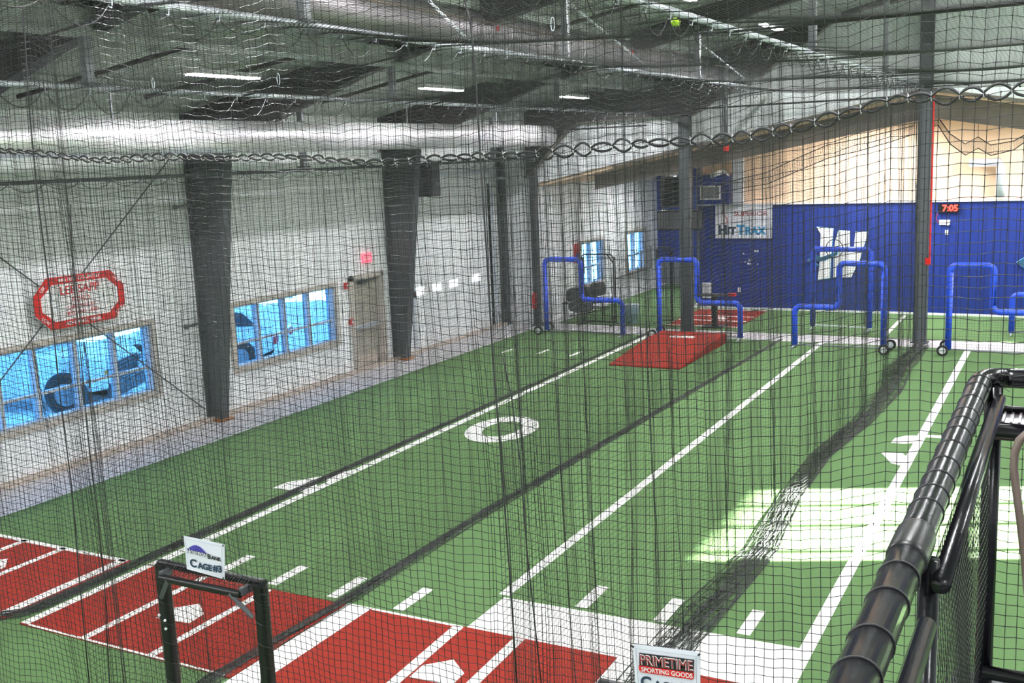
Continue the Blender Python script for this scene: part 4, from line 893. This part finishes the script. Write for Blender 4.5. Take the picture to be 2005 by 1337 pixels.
# doorway of the left cage in the front net
def doorway(xa, xb, z, label, Y=YF):
    t = thing('cage_doorway', ((xa+xb)/2, Y, 0), label, 'doorway frame')
    obj('post', MB().rbox((xa, Y+.02, z/2), (.085, .085, z), .03), 'black', t); obj('post', MB().rbox((xb, Y+.02, z/2), (.085, .085, z), .03), 'black', t)
    obj('lintel', MB().rbox(((xa+xb)/2, Y+.03, z-.0), (xb-xa+.06, .05, .05), .015, axis=0), 'black', t)
    obj('lintel', MB().rbox(((xa+xb)/2, Y-.075, z-.05), (xb-xa-.16, .045, .045), .015, axis=0), 'black', t)
    for x in (xa+.08, xb-.08): obj('bracket', MB().b2((x-.015, Y-.075, z-.06), (x+.015, Y+.02, z-.01)), 'steel', t)
    c = MB(); n = 30
    for k in range(n): x = xa+.06+(xb-xa-.12)*k/n; c.tube([(x, Y-.07, z-.024), (x+.012, Y+.02, z+.024)], .0022, 5)
    obj('lacing', c, 'rope', t)
    for x, k in ((xa, 1), (xb, -1)): obj('brace', MB().tube([(x+k*.03, Y-.04, z-.21), (x+k*.16, Y-.09, z-.05)], .016, 6), 'steel', t)
    sp_ = MB()
    for x in (xa, xb):
        pts = [(x+.05*math.cos(a*2.2), Y+.02+.05*math.sin(a*2.2), z-a*.05) for a in np.arange(0, 40, .35)]; sp_.tube(pts, .003, 4)
    obj('wrap_cord', sp_, 'rope', t)
    bo = MB()
    for dx, zz in ((-.02, 1.96), (.03, 1.93), (.03, 1.87)): bo.ball((xa+dx, Y-.03, zz), .010, 8, 6)
    obj('bolts', bo, 'white', t)
    return t
doorway(-5.34, -4.48, 2.31, 'black doorway frame of the left cage')
def cage_sign(corners, label, paint, curl=0.0):
    """corners TL, TR, BR, BL in world space; soft vinyl sheet with a slight curl"""
    TL, TR, BR, BL = [Vector(c) for c in corners]; t = thing('cage_sign', ((TL+BR)/2), label, 'sign'); n = 12; V = []; F = []
    def S(u, v):
        p = (TL*(1-u)+TR*u)*(1-v)+(BL*(1-u)+BR*u)*v; p = p+Vector((0, .002*math.sin(u*math.pi), 0))
        k = max(0, v-.55-u*.6); return p+Vector((k*curl*.5, -k*curl*.6, k*curl*.6))
    for j in range(n+1):
        for i in range(n+1): V.append(S(i/n, j/n)+Vector((0, -.03, 0)))
    for j in range(n+1):
        for i in range(n+1): V.append(S(i/n, j/n)+Vector((0, -.027, 0)))
    m = (n+1)**2
    for j in range(n):
        for i in range(n):
            a = j*(n+1)+i; F += [(a, a+n+1, a+n+2, a+1), (m+a, m+a+1, m+a+n+2, m+a+n+1)]
    obj('sheet', MB().add(V, F), 'vinyl_w', t, smooth=True)
    U = (TR-TL); Vv = (TL-BL); u, v = U.normalized(), Vv.normalized(); v = (v-u*v.dot(u)).normalized()
    def at(a, b_, o_=.036): p = (TL*(1-a)+TR*a)*(1-b_)+(BL*(1-a)+BR*a)*b_; return p+Vector((0, .002*math.sin(a*math.pi)-o_, 0))
    hm = MB().tube([at(.04, .06), at(.96, .06)], .0012, 4).tube([at(.05, .06), at(.06, .94)], .0012, 4).tube([at(.95, .06), at(.95, .94)], .0012, 4)
    obj('hem_stitch', hm, 'mull', t)
    for (a, b_) in ((.02, .04), (.98, .04), (.98, .97)):
        c = at(a, b_); obj('cable_tie', MB().tube([c, c+Vector((.012 if a > .5 else -.012, -.01, .012))], .005, 6), 'black', t)
    paint(t, at, u, v, U.length, Vv.length); return t
def paint3(t, at, u, v, W, H):
    m = MB(); P_ = []
    for k in range(13):
        a = k/12; P_.append(at(.09+.46*a, .44-.25*math.sin(math.pi*(.08+.84*a))**.8))
    P_ += [at(.55, .46), at(.32, .36), at(.09, .44)]
    m.prism(P_, (0, -.001, 0)); obj('arch_mark', m, 'indigo', t)
    smallcaps([('H', H*.20, 'ink'), ('ORIZON', H*.155, 'ink')], at(.075, .475, .0385), u, v, t, W*.50, bold=.0018, depth=.0006)
    smallcaps([('H', H*.20, 'white'), ('ORIZON', H*.155, 'white')], at(.075, .475, .0405), u, v, t, W*.50, bold=.0004, depth=.0006)
    smallcaps([('B', H*.19, 'inkk'), ('ANK', H*.15, 'inkk')], at(.60, .50, .0385), u, v, t, W*.33, bold=.0012, depth=.0006)
    smallcaps([('C', H*.32, 'ink'), ('AGE', H*.24, 'ink'), (' #3', H*.27, 'ink')], at(.12, .86, .0385), u, v, t, W*.80, bold=.0026, depth=.0006, gap=.10)
def paint4(t, at, u, v, W, H):
    obj('logo_plate', MB().prism([at(.10, .12), at(.92, .12), at(.91, .33), at(.09, .33)], (0, -.001, 0)), 'inkk', t)
    obj('logo_bar', MB().prism([at(.08, .33), at(.92, .33), at(.91, .42), at(.88, .44), at(.12, .44), at(.08, .41)], (0, -.001, 0)), 'red', t)
    smallcaps([('PRIMETIME', H*.235, 'white')], at(.115, .31, .039), u, v, t, W*.79, bold=.0016, depth=.0005)
    smallcaps([('PRIMETIME', H*.235, 'red_dk')], at(.115, .31, .0405), u, v, t, W*.79, bold=-.0006, depth=.0005)
    smallcaps([('SPORTING GOODS', H*.105, 'white')], at(.12, .425, .039), u, v, t, W*.77, bold=.0006, depth=.0005)
    smallcaps([('C', H*.27, 'ink'), ('AGE', H*.20, 'ink'), (' #4', H*.23, 'ink')], at(.10, .70, .0385), u, v, t, W*.82, bold=.0028, depth=.0006, gap=.10)
cage_sign([onY(366, 1046, YF), onY(446, 1063, YF), onY(446, 1131, YF), onY(373, 1112, YF)], 'white vinyl sign reading CAGE #3 above the black doorway', paint3, .03)
a, b_ = onY(1243, 1256, YF), onY(1374, 1272, YF)
cage_sign([a, b_, b_+Vector((0.0, 0, -.34)), a+Vector((.015, 0, -.33))], 'white vinyl sign reading CAGE #4 at the bottom edge', paint4)
doorway(-2.12, -1.30, 2.12, 'black doorway frame under the right hanging sign')

# hooks, chains, ball
for (x, y, lab) in ((300, 163, 'small steel snap hook left of the long strip light'), (545, 155, 'small steel snap hook right of the long strip light'), (1082, 47, 'thin steel hook hanging near the top centre')):
    c = onY(x, y, 4.9); t = thing('snap_hook', c, lab, 'hook')
    obj('loop', MB().tube([c+Vector((.010*math.cos(a), 0, .034*math.sin(a))) for a in np.linspace(0, 2*math.pi, 15)[:-1]], .0022, 6, closed=True), 'galv', t)
    obj('cord', MB().tube([c+Vector((0, 0, .034)), Vector((c.x, 4.9, 6.08))], .0012, 4), 'rope', t)
def chain(a, b, lab):
    t = thing('hanging_chain', b, lab, 'chain'); a, b = Vector(a), Vector(b); n = int((a-b).length/.09); m = MB(); dv = (a-b)/n; u = dv.normalized(); s1 = u.cross(Vector((0, 1, 0))).normalized(); s2 = u.cross(s1)
    for k in range(n):
        c = b+dv*(k+.5); s_ = s1 if k % 2 else s2
        m.tube([c+u*(.055*math.cos(q))+s_*(.018*math.sin(q)) for q in np.linspace(0, 2*math.pi, 9)[:-1]], .006, 4, closed=True)
    obj('links', m, 'galv', t)
chain((-7.35, 15.9, 7.3), onX(1277, 138, -7.1), 'pale chain down to the bright pipe, left of the green ball')
chain((-7.35, 21.7, 7.3), onX(1466, 160, -7.1), 'pale chain down to the bright pipe, right of the green ball')
chain((-7.0, 9.3, 7.6), onX(927, 88, -7.1), 'pale chain at the top centre beside the gather rope')
bc = fl(1323, 44, 6.2); t = thing('softball', bc, 'bright green ball resting on the roof netting', 'ball')
obj('cover', MB().ball(bc, .049, 20, 12), 'ball', t, smooth=True)
obj('stitching', MB().tube([bc+Vector((.05*math.cos(a)*math.cos(.5*math.sin(2*a)), .05*math.sin(a)*math.cos(.5*math.sin(2*a)), .05*math.sin(.5*math.sin(2*a)))) for a in np.linspace(0, 2*math.pi, 41)[:-1]], .0018, 4, closed=True), 'inkk', t)

# swagged nets in the low hall
def swag_net(name, pts_top, drop, Y, label):
    T = np.array([(p.x, p.z) for p in pts_top]); root = thing(name, (T[0, 0], Y, T[0, 1]), label, 'netting')
    def P(U, V): x = np.interp(U, np.linspace(0, 1, len(T)), T[:, 0]); z = np.interp(U, np.linspace(0, 1, len(T)), T[:, 1]); return np.stack([x-T[0, 0], .15*V+.04*np.sin(U*20), z-T[0, 1]-V*drop*(.6+.4*np.sin(U*math.pi))], -1)
    me = net_mesh(name, P, np.linspace(0, 1, 90), np.linspace(0, 1, 9), .003, (1, 0, 0), (0, 0, 1), (0, 1, 0)); link_mesh('mesh_panel', me, 'net', root)
    for i in (0, len(T)//2, len(T)-1): obj('tie_line', MB().cyl((T[i, 0], Y, T[i, 1]), (T[i, 0], Y, low_z(T[i, 0])-.015), .006, 5), 'rope', root)
    obj('edge_rope', MB().tube([(a, Y, b_) for a, b_ in T], .014, 6).tube([(a, Y+.15, b_-drop*(.6+.4*math.sin(i/(len(T)-1)*math.pi))) for i, (a, b_) in enumerate(T)], .014, 6), 'rope', root)
swag_net('swagged_netting', [onY(x, y, 28.9) for x, y in ((1822, 235), (1836, 228), (1860, 262), (1890, 282), (1915, 268), (1940, 284), (1985, 276), (2010, 262))], .28, 28.9, 'swag of brown netting under the low roof, right of the tall post')
swag_net('swagged_netting', [onY(x, y, 28.9) for x, y in ((1400, 365), (1450, 350), (1500, 338), (1560, 310), (1620, 284), (1680, 272), (1740, 258), (1790, 246))], .34, 28.9, 'long rising swag of grey netting under the low roof')

# ------------------------------------------------------------------ black padded rail frame on the viewing deck
rf = thing('deck_rail', (-.33, 2.7, 3.9), 'black padded tube rail frame in the right foreground', 'guard rail')
RX, RZ = -.335, 3.9
obj('padded_rail', MB().tube([(RX, .7, RZ), (RX, 1.4, RZ), (RX, 2.60, RZ)], .045, 24), 'vinyl', rf, smooth=True)
obj('padded_rail', MB().tube([(RX, 2.72, RZ), (RX, 2.78, RZ), (RX, 3.6, RZ), (RX, 4.68, RZ), (RX+.02, 4.76, RZ), (RX+.08, 4.80, RZ)], [.040, .045, .045, .045, .045, .044], 24), 'vinyl', rf, smooth=True)
obj('coupling', MB().tube([(RX, 2.56, RZ), (RX, 2.58, RZ), (RX, 2.74, RZ), (RX, 2.76, RZ)], [.046, .050, .050, .046], 20), 'black', rf, smooth=True)
obj('end_rail', MB().tube([(RX+.06, 4.80, RZ), (RX+.12, 4.81, RZ), (1.6, 4.81, RZ)], .042, 20), 'vinyl', rf, smooth=True)
for py in (722, 733, 746, 760, 785, 810, 828, 848, 876, 909, 937, 965, 993, 1120, 1172, 1248, 1313):
    px = 1925-(py-735)*.398; yy = fl(px, py, RZ+.02).y
    if 2.55 < yy < 2.78 or yy > 4.66: continue
    obj('tie_cord', MB().tube([(RX+.046*math.cos(a), yy+.010*math.cos(a), RZ+.046*math.sin(a)) for a in np.linspace(0, 2*math.pi, 25)[:-1]], .0024, 6, closed=True), 'rope', rf)
obj('inner_rail', MB().tube([(RX+.075, .7, RZ-.06), (RX+.075, 2.35, RZ-.06)], .022, 14), 'vinyl', rf, smooth=True)
obj('inner_rail', MB().tube([(RX+.075, 2.62, RZ-.07), (RX+.075, 4.7, RZ-.07)], .024, 14), 'vinyl', rf, smooth=True)
obj('upright', MB().tube([(RX+.04, 2.68, RZ-.03), (RX+.04, 2.68, 2.5)], .026, 14), 'vinyl', rf, smooth=True)
obj('upright', MB().tube([(RX+.05, 4.72, RZ-.02), (RX+.05, 4.72, 2.5)], .036, 14), 'vinyl', rf, smooth=True)
obj('mid_rail', MB().tube([(RX+.05, 4.78, RZ-.13), (1.6, 4.78, RZ-.13)], .018, 12), 'vinyl', rf, smooth=True)
obj('mid_rail', MB().tube([(RX+.03, 4.56, RZ-.17), (1.6, 4.56, RZ-.17)], .036, 14), 'vinyl', rf, smooth=True)
obj('lower_rail', MB().tube([(RX+.05, 4.68, 2.62), (1.6, 4.68, 2.62)], .030, 12), 'vinyl', rf, smooth=True)
tp = MB().b2((RX+.06, 4.58, RZ-.155), (1.6, 4.77, RZ-.145))
for k in range(60): tp.b2((RX+.09+k*.03, 4.59, RZ-.145), (RX+.10+k*.03, 4.76, RZ-.135))
obj('tray', tp, 'plate', rf)
# netting under the rail, fixed to it
def PN(U, Z): return np.stack([.02*np.sin(U*5+Z*3)*np.clip((3.85-Z), 0, 1), U-2.68, Z-3.9], -1)
sn = thing('rail_netting', (RX+.04, 2.68, 3.9), 'netting hung below the black padded rail', 'netting')
me = net_mesh('railnet', PN, np.arange(2.7, 4.72, .04), np.arange(2.5, 3.86, .04), .0017, (0, 1, 0), (0, 0, 1), (1, 0, 0)); link_mesh('mesh_panel', me, 'net_f', sn)
# tie wires on the corner of the rail
c = onY(1962, 757, 4.72); m = MB()
for a in range(7): an = a*.9+.3; m.tube([c, c+Vector((.035*math.cos(an), -.01, .03*math.sin(an)))], .0015, 4)
tw = thing('cable_tie_bundle', c, 'spray of black cable tie ends under the top end rail', 'cable tie'); obj('tails', m, 'black', tw)
hp = thing('bent_tube', (-.1, 3.4, 3.9), 'brown bent tube at the right edge of the foreground', 'tube')
def at_d(x, y, Y): return onY(x, y, Y)
obj('tube', MB().tube([at_d(x, y, 3.0) for x, y in ((2035, 836), (2012, 848), (1996, 862), (1987, 885), (1985, 915), (1990, 960), (1998, 1020), (2006, 1090), (2014, 1180), (2020, 1340))], .011, 10), 'brown', hp, smooth=True)
# viewing deck itself
struct('floor_deck', MB().b2((-.42, -3, 2.35), (8, 4.9, 2.5)), 'steel', 'viewing deck floor under the black rail')
dp = thing('deck_post', (-.36, 4.6, 0), 'black post carrying the viewing deck', 'post'); obj('shaft', MB().b2((-.42, 4.7, 0), (-.32, 4.8, 2.36)), 'black', dp)

# ------------------------------------------------------------------ outside: pavement and parked vehicles
struct('ground', MB().b2((-60, -30, -.45), (-15.5, 80, -.35)), 'snow', 'pale parking lot outside the left windows')
struct('ground', MB().b2((8.3, -30, -.45), (60, 80, -.35)), 'snow', 'pale ground outside the right wall')
def wheel(t, x, y, r=.36, w=.24):
    wo = obj('wheel', MB().tube([(x, y-w/2, r), (x, y+w/2, r)], r, 24), 'rubber', t, local=True)
    s_ = -1 if y < 0 else 1
    obj('rim', MB().tube([(x, y+s_*w*.30, r), (x, y+s_*(w/2+.01), r)], r*.62, 18), 'steel_lt', wo, local=True)
def vehicle(kind, loc, rz, label, paint='car'):
    t = thing('pickup_truck' if kind == 'truck' else 'car', loc, label, 'truck' if kind == 'truck' else 'car', None, rz)
    W = 1.95 if kind == 'truck' else 1.8
    if kind == 'truck':
        body = [(-2.9, .55), (-2.9, 1.25), (-.9, 1.28), (-.85, 1.30), (1.15, 1.34), (2.75, 1.22), (2.92, 1.05), (2.95, .5), (2.3, .42), (-2.3, .42)]
        cabin = [(-1.0, 1.28), (-.75, 1.88), (-.2, 1.96), (.55, 1.93), (1.25, 1.34)]; wr = .42; ax = (-1.85, 1.95)
    else:
        body = [(-2.3, .5), (-2.32, .95), (-1.9, 1.02), (1.1, 1.02), (2.1, .86), (2.32, .7), (2.34, .35), (1.8, .28), (-1.8, .28)]
        cabin = [(-2.05, 1.0), (-1.6, 1.50), (-1.0, 1.60), (.1, 1.57), (1.05, 1.02)]; wr = .34; ax = (-1.4, 1.42)
    b_ = obj('body', MB().prism([(x, -W/2, z) for x, z in body], (0, W, 0)), paint, t, local=True); bv = b_.modifiers.new('b', 'BEVEL'); bv.width = .09; bv.segments = 3
    c_ = obj('cabin', MB().prism([(x, -W/2+.14, z) for x, z in cabin], (0, W-.28, 0)), paint, t, local=True); bv = c_.modifiers.new('b', 'BEVEL'); bv.width = .07; bv.segments = 2
    g_ = MB(); cx = sum(p[0] for p in cabin)/5; cz = sum(p[1] for p in cabin)/5
    q = [(cx+(x-cx)*.84, cz+(z-cz)*.72+.02) for x, z in cabin]
    for s_ in (-1, 1): g_.prism([(x, s_*(W/2-.135), z) for x, z in q], (0, s_*.01, 0))
    (xa, za), (xb, zb) = cabin[3], cabin[4]
    g_.prism([(xa+.12, -W/2+.25, za-.08), (xb-.05, -W/2+.2, zb+.06), (xb-.05, W/2-.2, zb+.06), (xa+.12, W/2-.25, za-.08)], (.03, 0, .02))
    obj('side_windows', g_, 'cardk', t, local=True)
    F = body[6][0] if kind == 'truck' else body[5][0]; zf = .85 if kind == 'truck' else .58
    obj('grille', MB().b2((F-.02, -.62, zf-.2), (F+.05, .62, zf+.2)), 'cardk', t, local=True)
    gr = MB()
    for k in range(4): gr.b2((F+.04, -.6, zf-.15+k*.09), (F+.065, .6, zf-.125+k*.09))
    obj('grille_bars', gr, 'chrome', t, local=True)
    obj('bumper', MB().rbox((F+.04, 0, zf-.40), (.16, W*.96, .34), .05, axis=1), 'cardk' if kind == 'truck' else paint, t, local=True)
    for s_ in (-1, 1): obj('tail_light', MB().rbox((body[1][0]+.03, s_*(W/2-.14), zf+.15), (.12, .24, .2), .03, axis=1), 'red', t, local=True)
    for s_ in (-1, 1):
        obj('headlight', MB().rbox((F-.02, s_*(W/2-.22), zf+.08), (.12, .32, .2), .04, axis=1), 'chrome', t, local=True)
        obj('turn_signal', MB().rbox((F-.05, s_*(W/2-.07), zf+.02), (.12, .12, .14), .03, axis=1), 'amber', t, local=True)
        arch = MB()
        for x in ax: arch.tube([(x, s_*(W/2-.10), wr), (x, s_*(W/2+.012), wr)], wr*1.22, 24)
        obj('wheel_arch', arch, 'cardk', t, local=True)
        for x in ax: wheel(t, x, s_*(W/2-.08), wr, .26)
        obj('mirror', MB().rbox((.95 if kind == 'truck' else .6, s_*(W/2+.10), 1.35 if kind == 'truck' else 1.02), (.12, .2, .18), .03), paint, t, local=True)
    return t
G = -.35
vehicle('truck', (-22.1, 15.65, G), math.radians(25), 'white pickup truck with a dark grille outside the near window')
vehicle('car', (-21.2, 21.1, G), math.radians(205), 'white car parked outside the second window')
vehicle('truck', (-22.8, 11.6, G), math.radians(25), 'second white pickup left of the one with the dark grille')
vehicle('car', (-30.5, 33, G), math.radians(25), 'white car parked farther down the lot')
print('objects', len(bpy.data.objects))
